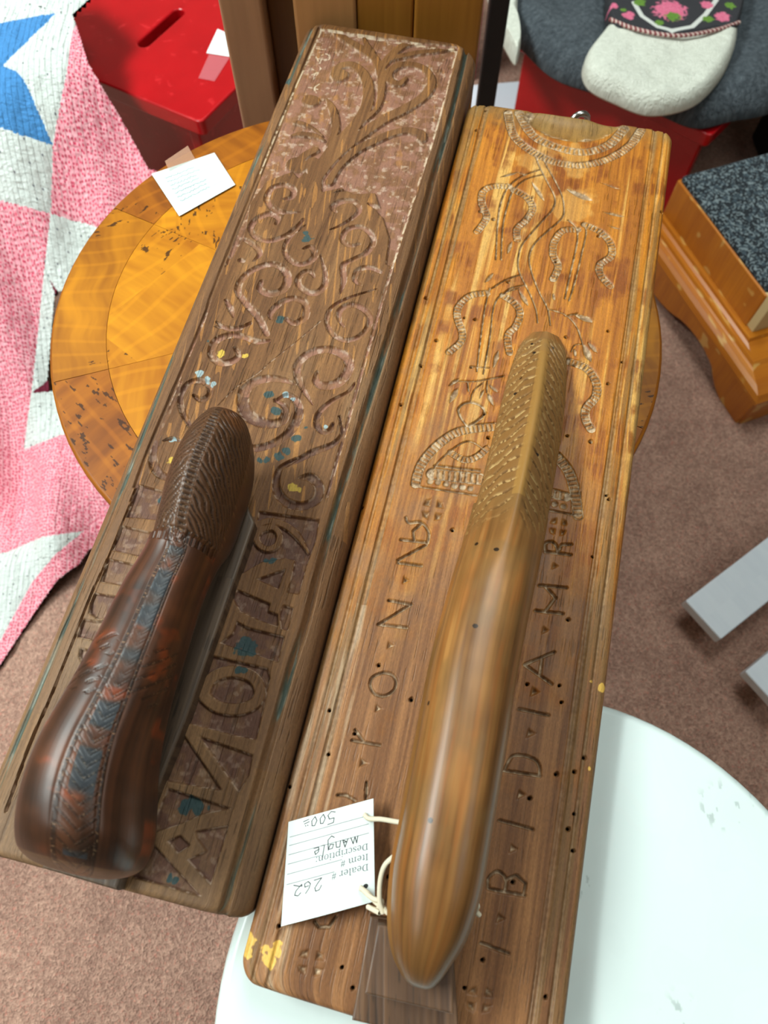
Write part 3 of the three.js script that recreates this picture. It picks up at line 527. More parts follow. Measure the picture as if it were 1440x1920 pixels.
// right handle: ridge with feathered cuts at the far end, smooth round grip, blunt near tip
const rm = v => sst(0.535, 0.6, v) * (1 - sst(0.965, 0.985, v)), roof = v => sst(0.45, 0.62, v);
function featherCut(u, v, d) {
  const m = rm(v); if (m <= 0 || u > 0.52) return 0; const q = abs(u - 0.25), ph = d / 0.0086 + q * (u > 0.25 ? 10 : 17) + 0.16 * sin(q * 60 + v * 30) + 0.25 * noise(v * 50, u * 8);
  return m * sst(0.55, 0.95, abs(((ph % 1) + 1) % 1 - 0.5) * 2) * sst(0.008, 0.03, q) * (0.7 + 0.3 * noise(u * 22, v * 90));
}
const RHL = 0.4162;
const gripMat = matOf(512, 1400, (u, v) => {
  const d = v * RHL, a = u * 0.13, g = grain(a, d, 91), big = fbm(u * 8, v * 14, 3), cut = featherCut(u, v, d), st = fbm(u * 60, v * 9, 3);
  let c = mix3([88, 56, 26], [162, 114, 62], clamp(g * 1.35 - 0.15 + (big - 0.5) * 0.7)); c = mix3(c, [150, 88, 40], sst(0.5, 0.75, st) * 0.4); c = mix3(c, [116, 86, 50], sst(0.5, 0.75, fbm(u * 14 + 5, v * 22, 4)) * 0.45);
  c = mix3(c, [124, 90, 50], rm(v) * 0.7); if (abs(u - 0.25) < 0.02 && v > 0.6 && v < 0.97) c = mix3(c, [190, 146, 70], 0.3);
  if (v > 0.93) c = mix3(c, [126, 98, 66], 0.45 * noise(u * 40, v * 80));
  c = mix3(c, mix3([86, 58, 30], [210, 180, 124], sst(0.4, 0.6, fbm(u * 90, v * 260, 2))), cut * 0.7);
  if (v < 0.12) c = mix3(c, [92, 62, 30], sst(0.12, 0.0, v) * 0.5);
  for (let q = 0; q < 14; q++) { const hu = hash(q, 3) * 0.5, hv = hash(q, 9), e = hypot((u - hu) * 0.13, (v - hv) * RHL); if (e < 0.0012) c = mix3(c, [34, 22, 12], 0.9); }
  return [...c, 0.5 + 0.2 * (g - 0.5) - 0.4 * cut];
}, { roughness: 0.36, specularIntensity: 0.75 }, 0.0005);
const RH = [[785, 1850, 30, 0.05, 0.053, 0.044], [786, 1838, 62, 0.051, 0.06, 0.04], [790, 1800, 104, 0.053, 0.068, 0.036], [803, 1738, 143, 0.055, 0.075, 0.036], [819, 1650, 166, 0.056, 0.079, 0.037], [839, 1540, 165, 0.056, 0.08, 0.036], [864, 1400, 162, 0.054, 0.079, 0.034], [890, 1250, 156, 0.05, 0.076, 0.03], [922, 1110, 147, 0.043, 0.071, 0.022], [950, 1000, 138, 0.034, 0.063, 0.01], [974, 890, 130, 0.024, 0.053, -0.001], [994, 790, 121, 0.015, 0.041, -0.001], [1008, 710, 108, 0.008, 0.027, -0.001], [1018, 655, 86, 0.004, 0.014, -0.001], [1023, 628, 50, 0.002, 0.006, -0.001]];
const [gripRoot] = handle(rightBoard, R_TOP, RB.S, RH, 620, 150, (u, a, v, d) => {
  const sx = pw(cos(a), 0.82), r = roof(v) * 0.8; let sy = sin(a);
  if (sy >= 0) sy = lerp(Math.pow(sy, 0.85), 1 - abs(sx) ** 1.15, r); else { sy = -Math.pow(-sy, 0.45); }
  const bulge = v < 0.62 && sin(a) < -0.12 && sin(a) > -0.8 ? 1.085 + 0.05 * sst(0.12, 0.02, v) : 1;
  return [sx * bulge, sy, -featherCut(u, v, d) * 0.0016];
}, [gripMat, gripMat, plain(0xeaf0f0, 0.3)], (u, v) => (u > 0.53 && u < 0.97 && v < 0.62) ? 2 : v > 0.56 && u < 0.53 ? 1 : 0, ['handle', 'carved_feathering', 'underside_glint']);  // underside flared and coloured near white to imitate a bright rim reflection
{ // stepped foot under the near end of the right handle
  const q = onLevel('P', '697 1722 845 1745 860 1960 664 1912', R_TOP + 0.014), sh = new THREE.Shape(); q.forEach(([x, z], i) => i ? sh.lineTo(x, -z) : sh.moveTo(x, -z));
  const g = new THREE.ExtrudeGeometry(sh, { depth: 0.011, bevelEnabled: true, bevelSize: 0.001, bevelThickness: 0.0012, bevelSegments: 2 }); g.rotateX(-PI / 2); g.translate(0, R_TOP - 0.001, 0);
  const q2 = onLevel('P', '712 1730 838 1748 840 1880 690 1845', R_TOP + 0.02), s2 = new THREE.Shape(); q2.forEach(([x, z], i) => i ? s2.lineTo(x, -z) : s2.moveTo(x, -z));
  const g2 = new THREE.ExtrudeGeometry(s2, { depth: 0.03, bevelEnabled: true, bevelSize: 0.001, bevelThickness: 0.0012, bevelSegments: 2 }); g2.rotateX(-PI / 2); g2.translate(0, R_TOP + 0.009, 0);
  const dk = matOf(256, 256, (u, v) => { const g0 = grain(u * 0.12, v * 0.12, 7), p = pores(u * 0.12, v * 0.12); return [...mul3(mix3([58, 38, 26], [122, 88, 60], g0), 1 - 0.4 * p), g0]; }, { roughness: 0.5 }, 0.0004);
  part('handle_foot', boxUV(mergeGeometries([g, g2]), 0.12), dk, rightBoard);
  // small bright hanging ring at the far end
  const e = at(1090, 212, R_TOP - 0.006); const rg = new THREE.TorusGeometry(0.0085, 0.0028, 12, 28).rotateY(0.25).translate(e.x, e.y - 0.010, e.z - 0.001);
  part('hanging_ring', rg, new THREE.MeshPhysicalMaterial({ color: 0xc4c4c0, metalness: 1, roughness: 0.25 }), rightBoard, 'small bright metal hanging ring');
}

// ───────────────────────── price tag tied to the handle ─────────────────────────
function slab(quad, thick, nu = 10, nv = 10, lift = () => 0) {     // quad: 4 Vector3 in order 00,10,11,01; uv runs with it
  const P = [], U = [], I = []; for (const s of [0, 1]) for (let j = 0; j <= nv; j++) for (let i = 0; i <= nu; i++) { const u = i / nu, v = j / nv, p = quad[0].clone().lerp(quad[1], u).lerp(quad[3].clone().lerp(quad[2], u), v); P.push(p.x, p.y + lift(u, v) - s * thick, p.z); U.push(u, v); }
  const n = (nu + 1) * (nv + 1); for (let j = 0; j < nv; j++) for (let i = 0; i < nu; i++) { const a = j * (nu + 1) + i, b = a + 1, c = a + nu + 1, d = c + 1; I.push(a, b, d, a, d, c, n + a, n + d, n + b, n + a, n + c, n + d); }
  const rim = []; for (let i = 0; i < nu; i++) rim.push(i); for (let j = 0; j < nv; j++) rim.push(j * (nu + 1) + nu); for (let i = nu; i > 0; i--) rim.push(nv * (nu + 1) + i); for (let j = nv; j > 0; j--) rim.push(j * (nu + 1));
  rim.forEach((a, k) => { const b = rim[(k + 1) % rim.length]; I.push(a, n + a, b, b, n + a, n + b); });
  const g = new THREE.BufferGeometry(); g.setAttribute('position', new THREE.Float32BufferAttribute(P, 3)); g.setAttribute('uv', new THREE.Float32BufferAttribute(U, 2)); g.setIndex(I); return (g.computeVertexNormals(), g);
}
function canvasMat(w, h, draw, opt) {
  const cv = document.createElement('canvas'); cv.width = w; cv.height = h; const x = cv.getContext('2d'); draw(x, w, h);
  const t = new THREE.CanvasTexture(cv); t.colorSpace = THREE.SRGBColorSpace; return new THREE.MeshPhysicalMaterial({ map: t, roughness: 0.75, side: THREE.DoubleSide, ...opt });
}
const scrawl = (x, s, k, ox, oy) => { for (const run of s.split('|')) { const n = run.trim().split(/[\s,]+/).map(Number); x.beginPath(); for (let i = 0; i < n.length; i += 2) { const a = ox + n[i] * k, b = oy + n[i + 1] * k; i ? x.lineTo(a, b) : x.moveTo(a, b); } x.stroke(); } };
{
  const t = thing('price_tag', 'white paper price tag tied with string to the handle of the honey brown board', 'price tag');
  const m = canvasMat(720, 860, (x, w, h) => {
    x.fillStyle = '#d6dedb'; x.fillRect(0, 0, w, h);
    x.fillStyle = '#4c555a'; x.font = '74px serif'; x.textBaseline = 'alphabetic';
    x.fillText('Dealer #', 45, 318); x.fillText('Item #', 45, 402); x.fillText('Description:', 45, 488);
    x.strokeStyle = '#4a5358'; x.lineWidth = 4.5; for (const [a, y] of [[315, 326], [255, 410], [425, 494], [40, 572], [40, 650], [40, 722]]) { x.beginPath(); x.moveTo(a, y); x.lineTo(w - 20, y); x.stroke(); }
    x.strokeStyle = '#1d2226'; x.lineWidth = 7; x.lineCap = 'round'; x.lineJoin = 'round';
    scrawl(x, '0 20 8 4 22 2 26 16 14 34 0 50 30 48 | 62 4 50 20 44 38 54 50 68 44 66 30 52 32 | 82 12 92 2 106 8 102 24 80 46 78 38 90 40 112 50', 2.0, 415, 205);   // 262
    scrawl(x, '0 50 4 26 10 50 16 26 24 50 | 34 50 44 22 52 50 38 40 50 40 | 60 50 62 28 74 30 76 50 | 100 30 88 30 84 44 96 46 102 28 104 64 92 76 82 68 | 122 2 116 50 126 50 | 134 40 150 36 146 24 136 32 136 48 152 48', 2.35, 130, 455);   // mangle
    scrawl(x, '28 2 6 4 4 22 22 22 28 38 16 50 0 44 | 46 12 38 30 46 48 58 34 56 14 46 12 | 78 12 70 30 78 48 90 34 88 14 78 12 | 104 20 106 22 | 112 20 114 22 | 100 34 118 30 | 102 44 122 40', 2.2, 320, 736);   // 500
    x.fillStyle = '#1c1c1c'; x.beginPath(); x.arc(70, 140, 20, 0, 7); x.fill();
  }, { roughness: 0.7 });
  // tag corners: its own top left is the photograph's lower right
  const y = R_TOP, A = at(703, 1690, y + 0.012), B = at(527, 1737, y + 0.003), C = at(541, 1541, y + 0.003), D = at(700, 1497, y + 0.012);
  part('tag_card', slab([D, C, B, A], 0.0006, 14, 14, (u, v) => 0.0015 * sin(u * PI) * (0.5 + v)), m, t);
  const cord = plain(0xd8ccb4, 0.95); const tube = (ps, r = 0.0013) => { const c = new THREE.CatmullRomCurve3(ps.map(([a, b, h]) => at(a, b, y + h))); return new THREE.TubeGeometry(c, 60, r, 7); };
  for (const g of [tube([[683, 1527, 0.0125], [690, 1534, 0.014], [715, 1536, 0.02], [745, 1541, 0.03], [775, 1545, 0.034]]), tube([[676, 1666, 0.0135], [690, 1675, 0.018], [705, 1692, 0.02], [722, 1705, 0.024], [728, 1712, 0.03], [760, 1722, 0.034]]), tube([[718, 1712, 0.024], [712, 1690, 0.026], [713, 1650, 0.03], [722, 1622, 0.034], [738, 1606, 0.036]]), tube([[676, 1664, 0.0135], [700, 1685, 0.022], [716, 1690, 0.024], [706, 1706, 0.02], [690, 1700, 0.018], [712, 1712, 0.024]]), tube([[880, 1690, 0.03], [895, 1697, 0.028], [892, 1708, 0.024], [899, 1716, 0.022]])]) part('string', g, cord, t);
}

// ───────────────────────── round wooden table ─────────────────────────
const TR = 0.2475, TC = [-0.0222, -0.395];
{
  const t = thing('round_table', 'small round wooden table with amber veneer top under both carved boards', 'table', [TC[0], 0, TC[1]]);
  const woodFn = (lo, hi, o) => (u, v) => { const a = u * 0.3, b = v * 0.3, g = fbm(a * 150 + 3 * fbm(a * 10, b * 20 + o, 2), b * 26 + o, 3), big = fbm(a * 18 + o, b * 10, 3), w = abs(sin((b * 62 + 3.2 * fbm(a * 9, b * 9 + o, 2)) * PI));
    let c = mix3(lo, hi, clamp(g * 0.9 + (big - 0.5) * 0.8)); c = mix3(c, mul3(hi, 1.1), sst(0.9, 1, w) * 0.25); if (fbm(a * 130 + o, b * 420, 3) > 0.72 && fbm(a * 14 + 9, b * 14 + o, 2) > 0.64) c = mix3(c, [46, 24, 8], 0.75); return [...c, g]; };
  const ring = [matOf(512, 512, woodFn([118, 62, 10], [178, 106, 18], 3), { roughness: 0.5, specularIntensity: 0.5 }), matOf(512, 512, woodFn([130, 74, 8], [188, 120, 16], 14), { roughness: 0.5, specularIntensity: 0.5 })];
  const mid = matOf(512, 512, woodFn([158, 92, 6], [202, 134, 18], 21), { roughness: 0.5, specularIntensity: 0.5 });
  const lp = []; const p = (x, y) => lp.push(new THREE.Vector2(x, y)); p(0, -0.022); p(TR - 0.012, -0.022); p(TR - 0.004, -0.02); p(TR - 0.0005, -0.014); p(TR, -0.006); p(TR - 0.001, -0.0022); p(TR - 0.004, -0.0012); p(0, -0.0012);
  const core = new THREE.LatheGeometry(lp, 96).translate(0, TABLE_Y, 0); const top = part('tabletop', core, ring[0], t);
  const veneer = (r0, r1, a0, a1, turn) => { const s = new THREE.Shape(), N = 14; for (let i = 0; i <= N; i++) { const a = lerp(a0, a1, i / N); i ? s.lineTo(cos(a) * r1, sin(a) * r1) : s.moveTo(cos(a) * r1, sin(a) * r1); } if (r0 < 0.001) s.lineTo(0, 0); else for (let i = N; i >= 0; i--) { const a = lerp(a0, a1, i / N); s.lineTo(cos(a) * r0, sin(a) * r0); }
    const g = new THREE.ExtrudeGeometry(s, { depth: 0.0012, bevelEnabled: false }).rotateX(-PI / 2).translate(0, TABLE_Y - 0.0013, 0); const q = g.attributes.position, u = g.attributes.uv; for (let i = 0; i < q.count; i++) { const x = q.getX(i), z = q.getZ(i); u.setXY(i, (x * cos(turn) - z * sin(turn)) / 0.3 + 0.5, (x * sin(turn) + z * cos(turn)) / 0.3 + 0.5); } return g; };
  const gap = 0.0012, ri = 0.202; for (let k = 0; k < 8; k++) { const a0 = k * PI / 4 + 0.30, a1 = a0 + PI / 4, am = (a0 + a1) / 2; part('veneer_band', veneer(ri, TR - 0.0035, a0 + gap, a1 - gap, PI / 2 - am + PI / 2 + (k % 2 ? 0.12 : -0.1)), ring[k % 2], top); part('veneer_segment', veneer(0, ri - 0.0004, a0 + gap * 0.7, a1 - gap * 0.7, -am + PI / 4), mid, top); }
  const ped = [[0.0, 0.05], [0.04, 0.05], [0.045, 0.09], [0.03, 0.12], [0.022, 0.2], [0.03, 0.3], [0.038, 0.36], [0.026, 0.42], [0.03, 0.48], [0.07, 0.53], [0.07, 0.538]].map(q => new THREE.Vector2(...q)); part('pedestal', new THREE.LatheGeometry(ped, 32), ring[0], t);
  for (let k = 0; k < 3; k++) { const a = k * 2 * PI / 3 + 0.5, c = new THREE.CatmullRomCurve3([[0.02, 0.1], [0.08, 0.1], [0.13, 0.05], [0.17, 0.014]].map(([r, y]) => new THREE.Vector3(cos(a) * r, y, sin(a) * r))); part('foot', new THREE.TubeGeometry(c, 20, 0.0135, 10), ring[0], t); }
}
{ // card on the table
  const t = thing('paper_card', 'white printed card lying on the amber wooden table top', 'card'); const y = TABLE_Y + 0.0016;
  const m = canvasMat(420, 320, (x, w, h) => { x.fillStyle = '#d2dcd8'; x.fillRect(0, 0, w, h); x.strokeStyle = '#7d9094'; x.lineWidth = 4; let q = 3; const r = () => { q = (q * 1103515245 + 12345) % 2147483648; return q / 2147483648; }; for (let k = 0; k < 7; k++) { const yy = 60 + k * 30; x.beginPath(); x.moveTo(60, yy); for (let a = 60; a < 330 - r() * 90; a += 7) x.lineTo(a, yy + (r() - 0.5) * 12); x.stroke(); } x.lineWidth = 2; for (let k = 0; k < 6; k++) { x.beginPath(); x.moveTo(50, 75 + k * 34); x.lineTo(370, 75 + k * 34); x.stroke(); } });
  part('card_sheet', slab([at(336, 405, y), at(441, 346, y), at(402, 286, y), at(284, 326, y)], 0.0006, 4, 4), m, t);
  const tape = new THREE.MeshPhysicalMaterial({ color: 0xd2a488, roughness: 0.25, transparent: true, opacity: 0.35 });
  part('tape', slab([at(318, 322, y), at(366, 298, y), at(352, 273, y), at(309, 302, y)], 0.0004, 2, 2), tape, t, 'strip of clear adhesive tape');
}
// ───────────────────────── white round stool ─────────────────────────
{
  const c = [0.0888, 0.0933 - 0.0], r = 0.1797;
  const t = thing('round_stool', 'white painted round stool under the near end of the honey brown board', 'stool', [c[0], 0, c[1]]);
  const m = matOf(512, 512, (u, v) => { const s = fbm(u * 6, v * 6, 3); let k = mix3([200, 213, 211], [212, 223, 221], s); const sc = sst(0.68, 0.72, fbm(u * 120, v * 60, 3)) * sst(0.66, 0.74, fbm(u * 7 + 3.3, v * 7 + 1.7, 2)); k = mix3(k, [150, 162, 160], sc * 0.6); return [...k, 0.5]; }, { roughness: 0.35 });
  const lp = [[0, -0.03], [r - 0.006, -0.03], [r - 0.001, -0.024], [r, -0.016], [r, -0.006], [r - 0.002, -0.002], [r - 0.006, 0], [0, 0]].map(q => new THREE.Vector2(...q));
  const g = new THREE.LatheGeometry(lp, 96); const q = g.attributes.position, u = g.attributes.uv; for (let i = 0; i < q.count; i++) u.setXY(i, q.getX(i) / 0.4 + 0.5, q.getZ(i) / 0.4 + 0.5); g.translate(0, TABLE_Y, 0);
  part('seat', g, m, t);
  for (let k = 0; k < 4; k++) { const a = k * PI / 2 + PI / 4, c2 = new THREE.LineCurve3(new THREE.Vector3(cos(a) * 0.11, TABLE_Y - 0.02, sin(a) * 0.11), new THREE.Vector3(cos(a) * 0.165, 0, sin(a) * 0.165)); part('leg', new THREE.TubeGeometry(c2, 4, 0.014, 12), m, t); }
  part('leg_ring', new THREE.TorusGeometry(0.142, 0.008, 10, 40).rotateX(PI / 2).translate(0, 0.2, 0), m, t);
}
// ───────────────────────── red step stools ─────────────────────────
const redMat = matOf(256, 256, (u, v) => { const s = fbm(u * 8, v * 8, 3); const c = mix3([164, 6, 16], [186, 12, 22], s); return sst(0.78, 0.82, fbm(u * 30, v * 30, 3)) ? mix3(c, [214, 60, 60], 0.4) : c; }, { roughness: 0.3, clearcoat: 0.3, clearcoatRoughness: 0.2 });
function stepStool(pos, turn, len, dep, h, slot, label, ins = 0.045, ends = [-1, 1]) {         // origin: middle of the top's front edge, on the floor
  const t = thing('step_stool', label, 'stool', pos); t.rotation.y = turn;
  const s = new THREE.Shape(), r = 0.008; s.moveTo(-len / 2 + r, 0); s.lineTo(len / 2 - r, 0); s.quadraticCurveTo(len / 2, 0, len / 2, r); s.lineTo(len / 2, dep - r); s.quadraticCurveTo(len / 2, dep, len / 2 - r, dep); s.lineTo(-len / 2 + r, dep); s.quadraticCurveTo(-len / 2, dep, -len / 2, dep - r); s.lineTo(-len / 2, r); s.quadraticCurveTo(-len / 2, 0, -len / 2 + r, 0);
  if (slot) { const k = new THREE.Path(), [x, y, a, w] = slot; k.absarc(x, y - a + w, w, PI, 2 * PI, false); k.lineTo(x + w, y + a - w); k.absarc(x, y + a - w, w, 0, PI, false); k.lineTo(x - w, y - a + w); s.holes.push(k); }
  const top = new THREE.ExtrudeGeometry(s, { depth: 0.018, bevelEnabled: true, bevelSize: 0.003, bevelThickness: 0.003, bevelSegments: 3, curveSegments: 10 }).rotateX(-PI / 2).translate(0, h - 0.021, 0);
  part('top_board', boxUV(top, 0.4), redMat, t);
  for (const e of ends) part('end_panel', boxUV(rbox(0.02, h - 0.026, dep - 0.05, 0.003, e * (len / 2 - ins), (h - 0.026) / 2, -dep / 2), 0.4), redMat, t);
  part('front_panel', boxUV(rbox(len - (ins > 0.03 ? 0.112 : 0.02), h * (ins > 0.03 ? 0.78 : 0.92), 0.018, 0.003, 0, (h - 0.026) - h * (ins > 0.03 ? 0.39 : 0.46), -ins), 0.4), redMat, t);
  part('back_panel', boxUV(rbox(len - 0.112, h * 0.3, 0.018, 0.003, 0, (h - 0.026) - h * 0.15, -dep + 0.045), 0.4), redMat, t);
  return t;
}
const RS_H = 0.35;
{
  const c = at(376, 226, RS_H), e = new THREE.Vector3(0.87, 0, 0.49), len = 0.35, a = Math.atan2(-e.z, e.x);
  stepStool([c.x - e.x * len / 2, 0, c.z - e.z * len / 2], a, len, 0.285, RS_H, [0, 0.1425, 0.055, 0.0125], 'glossy red step stool with a hand slot in its top');
  const k = at(1328, 262, 0.19), f = new THREE.Vector3(0.75, 0, 0.66).normalize(), l2 = 0.40;
  stepStool([k.x - f.x * l2 / 2, 0, k.z - f.z * l2 / 2], Math.atan2(-f.z, f.x), l2, 0.28, 0.20, null, 'red stool half hidden under the grey wool jacket', 0.016, [-1]);
  const t = thing('paper_label', 'small blank white paper label on the top of the slotted red stool', 'label'), y = RS_H + 0.0009;
  part('label_sheet', slab([at(387, 99, y), at(430, 106, y), at(426, 62, y), at(408, 54, y)], 0.0005, 2, 2), plain(0xe2ecee, 0.6), t);
  part('tape', slab([at(372, 146, y), at(402, 152, y), at(430, 108, y), at(392, 102, y)], 0.0004, 2, 2), new THREE.MeshPhysicalMaterial({ color: 0xe08088, roughness: 0.25, transparent: true, opacity: 0.35 }), t, 'clear tape');
}

// ───────────────────────── quilt ─────────────────────────
{
  const kn = [[-1.5, 0.425], [-1.15, 0.43], [-0.97, 0.425], [-0.92, 0.405], [-0.86, 0.34], [-0.8, 0.27], [-0.72, 0.19], [-0.62, 0.11], [-0.5, 0.05], [-0.4, 0.02], [-0.3, 0.009], [-0.1, 0.008]];
  const prof = z => { let i = 0; while (i < kn.length - 2 && kn[i + 1][0] < z) i++; const g = k => kn[clamp(k, 0, kn.length - 1)], t = clamp((z - g(i)[0]) / (g(i + 1)[0] - g(i)[0])); return cat(g(i - 1)[1], g(i)[1], g(i + 1)[1], g(i + 2)[1], t); };
  const hq = (x, z) => { const zz = z + 0.12 * (x + 0.45) + 0.02 * sin(x * 19 + 1), slope = sst(-0.95, -0.8, zz) * (1 - sst(-0.42, -0.3, zz)); return max(0.007, prof(zz) + slope * (0.022 * sin(x * 27 + z * 11 + 0.6) + 0.011 * sin(x * 63 - z * 17)) + 0.004 * (fbm(x * 40, z * 40, 2) - 0.5) + 0.0035 * (fbm(x * 150, z * 90, 2) - 0.5)); };
  const poly = s => pixels('P', s);
  const PATCH = [['white', '-300 -120 20 -2 133 27 106 22 0 42 -300 100'], ['white', '20 -2 -80 -60 90 -80 172 -8 135 27'], ['blue', '106 22 4 121 0 121 -300 200 -300 100 0 42'], ['white', '106 22 134 26 142 44 134 60 123 140 107 215 98 270 47 153 30 131 4 121'],
    ['blue', '0 121 4 121 30 131 47 153 98 270 0 236 -300 130 -300 200'], ['white', '-300 130 0 236 98 270 93 397 0 373 -300 300'], ['pink', '142 44 165 118 220 210 278 316 330 330 330 500 172 420 93 397 98 270 107 215 123 140 134 60'],
    ['pink', '-300 300 0 373 93 397 84 480 72 600 57 735 44 842 20 1032 0 1037 -300 1140'], ['white', '93 397 172 420 330 500 200 560 108 545 91 522 102 548 88 712 57 735 72 600 84 480'], ['maroon', '91 521 112 531 103 552'], ['maroon', '57 735 88 708 92 733'],
    ['white', '57 735 92 733 250 720 240 800 112 815 44 842'], ['pink', '44 842 112 815 240 800 400 800 330 960 157 994 80 1005 20 1032'], ['white', '-300 1140 0 1037 20 1032 80 1005 157 994 107 1035 60 1090 0 1200 -300 1550'], ['pink', '157 994 330 960 300 1000 165 1030 150 1055 108 1086 70 1140 0 1246 -300 1640 -300 1550 0 1200 60 1090 107 1035']].map(([c, s]) => [c, poly(s)]);
  const inside = (p, x, y) => { let k = false; for (let i = 0, j = p.length - 1; i < p.length; j = i++) { const a = p[i], b = p[j]; if ((a[1] > y) !== (b[1] > y) && x < (b[0] - a[0]) * (y - a[1]) / (b[1] - a[1]) + a[0]) k = !k; } return k; };
  const clothM = (fn) => matOf(1024, 1024, (u, v) => { const n = fbm(u * 60, v * 200, 3), w = noise(u * 900, v * 900), q = abs(((u * 55 + 0.3 * fbm(u * 9, v * 9, 2)) % 1) - 0.5) * 2, c = fn(u, v, n); return [...mul3(c, 0.95 + 0.1 * w), clamp(0.3 + 0.55 * n + 0.3 * sst(0, 0.35, 1 - q) * 0 - 0.35 * sst(0.86, 1, q) + 0.15 * w)]; }, { roughness: 0.95, sheen: 0.2 }, 0.0035);
  const M = { white: clothM((u, v) => { const i = floor(u * 26), j = floor(v * 26), d = hypot(u * 26 - i - 0.2 - 0.6 * hash(i, j), v * 26 - j - 0.2 - 0.6 * hash(j, i)); return d < 0.07 && hash(i + 5, j) > 0.45 ? [92, 92, 100] : [200, 206, 202]; }), blue: clothM(() => [64, 128, 186]), maroon: clothM(() => [104, 18, 44]),
    pink: clothM((u, v, n) => { const i = floor(u * 90), j = floor(v * 90), d = hypot(u * 90 - i - 0.2 - 0.6 * hash(i, j), v * 90 - j - 0.2 - 0.6 * hash(j, i)); const b = mix3([222, 138, 152], [236, 176, 184], noise(u * 140, v * 140)); return d < 0.26 ? [196, 50, 84] : b; }) };
  const st = 0.0016, x0 = -0.78, x1 = -0.1, z0 = -1.2, z1 = -0.12, nx = round((x1 - x0) / st), nz = round((z1 - z0) / st), P = new Float32Array((nx + 1) * (nz + 1) * 3), UV = new Float32Array((nx + 1) * (nz + 1) * 2), own = new Int8Array(nx * nz).fill(-1), lists = PATCH.map(() => []), all = [];
  for (let j = 0; j <= nz; j++) for (let i = 0; i <= nx; i++) { const k = j * (nx + 1) + i, x = x0 + i * st, z = z0 + j * st; P[k * 3] = x; P[k * 3 + 1] = hq(x, z); P[k * 3 + 2] = z; UV[k * 2] = x / 0.4; UV[k * 2 + 1] = z / 0.4; }
  for (let j = 0; j < nz; j++) for (let i = 0; i < nx; i++) { const k = j * (nx + 1) + i, x = P[k * 3] + st / 2, z = P[k * 3 + 2] + st / 2, [a, b] = toPixel(x, P[k * 3 + 1], z); if (a > 420 || a < -300) continue; for (let q = 0; q < PATCH.length; q++) if (inside(PATCH[q][1], a, b)) { own[j * nx + i] = q; const l = [k, k + nx + 1, k + nx + 2, k, k + nx + 2, k + 1]; for (const e of l) { lists[q].push(e); all.push(e); } break; } }
  // seams: sink the vertices where two patches meet
  for (let j = 1; j < nz; j++) for (let i = 1; i < nx; i++) { const a = own[j * nx + i], b = own[j * nx + i - 1], c = own[(j - 1) * nx + i]; if (a >= 0 && ((b >= 0 && b !== a) || (c >= 0 && c !== a))) P[(j * (nx + 1) + i) * 3 + 1] -= 0.0018; }
  const g = new THREE.BufferGeometry(); g.setAttribute('position', new THREE.BufferAttribute(P, 3)); g.setIndex(all); g.computeVertexNormals();
  const t = thing('patchwork_quilt', 'patchwork quilt of pink, white and blue pieces hanging down to the carpet', 'quilt');
  lists.forEach((l, q) => l.length && LB.mesh('quilt_patch', l, P, g.attributes.normal.array, UV, M[PATCH[q][0]], t));
  const Q = P.slice(), low = []; for (let k = 1; k < Q.length; k += 3) Q[k] = max(0.001, Q[k] - 0.006);
  for (let j = 0; j + 3 <= nz; j += 3) for (let i = 0; i + 3 <= nx; i += 3) if ([0, 1, 2].every(a => [0, 1, 2].every(b => own[(j + a) * nx + i + b] >= 0))) { const k = j * (nx + 1) + i, w = 3 * (nx + 1); low.push(k, k + w + 3, k + w, k, k + 3, k + w + 3); }
  LB.mesh('backing', low, Q, g.attributes.normal.array, UV, M.white, t);
}
// ───────────────────────── wooden cabinet behind the table ─────────────────────────
const cabM = (lo, hi, o, rough = 0.45) => matOf(256, 512, (u, v) => { const g = grain(u * 0.2, v * 0.4, o), b = fbm(u * 3 + o, v * 2, 2); return [...mix3(lo, hi, clamp(g + (b - 0.5) * 0.5)), g]; }, { roughness: rough }, 0.0002);
{
  const t = thing('wooden_cabinet', 'tall brown wooden cabinet standing behind the round table', 'cabinet', [0, 0, -0.7]);
  const a = cabM([128, 92, 64], [160, 118, 84], 1), b = cabM([84, 54, 18], [116, 78, 32], 9), c = cabM([150, 106, 62], [178, 128, 78], 17), d = cabM([128, 80, 20], [160, 106, 36], 25);
  const bx = (n, x0, x1, z0, z1, y0, y1, m) => part(n, boxUV(rbox(x1 - x0, y1 - y0, z1 - z0, 0.003, (x0 + x1) / 2, (y0 + y1) / 2, (z0 + z1) / 2), 0.4), m, t);
  bx('corner_post', -0.1525, -0.1125, -0.1, 0, 0, 0.76, a); bx('back_panel', -0.113, -0.083, -0.1, -0.03, 0.01, 0.74, b); bx('door_panel', -0.0845, -0.026, -0.1, -0.004, 0.01, 0.75, c); bx('door_panel', -0.0255, 0.028, -0.1, -0.006, 0.01, 0.75, d); bx('door_panel', 0.0285, 0.092, -0.1, -0.002, 0, 0.76, d); bx('top_board', -0.16, 0.1, -0.11, 0.008, 0.76, 0.78, a);
}
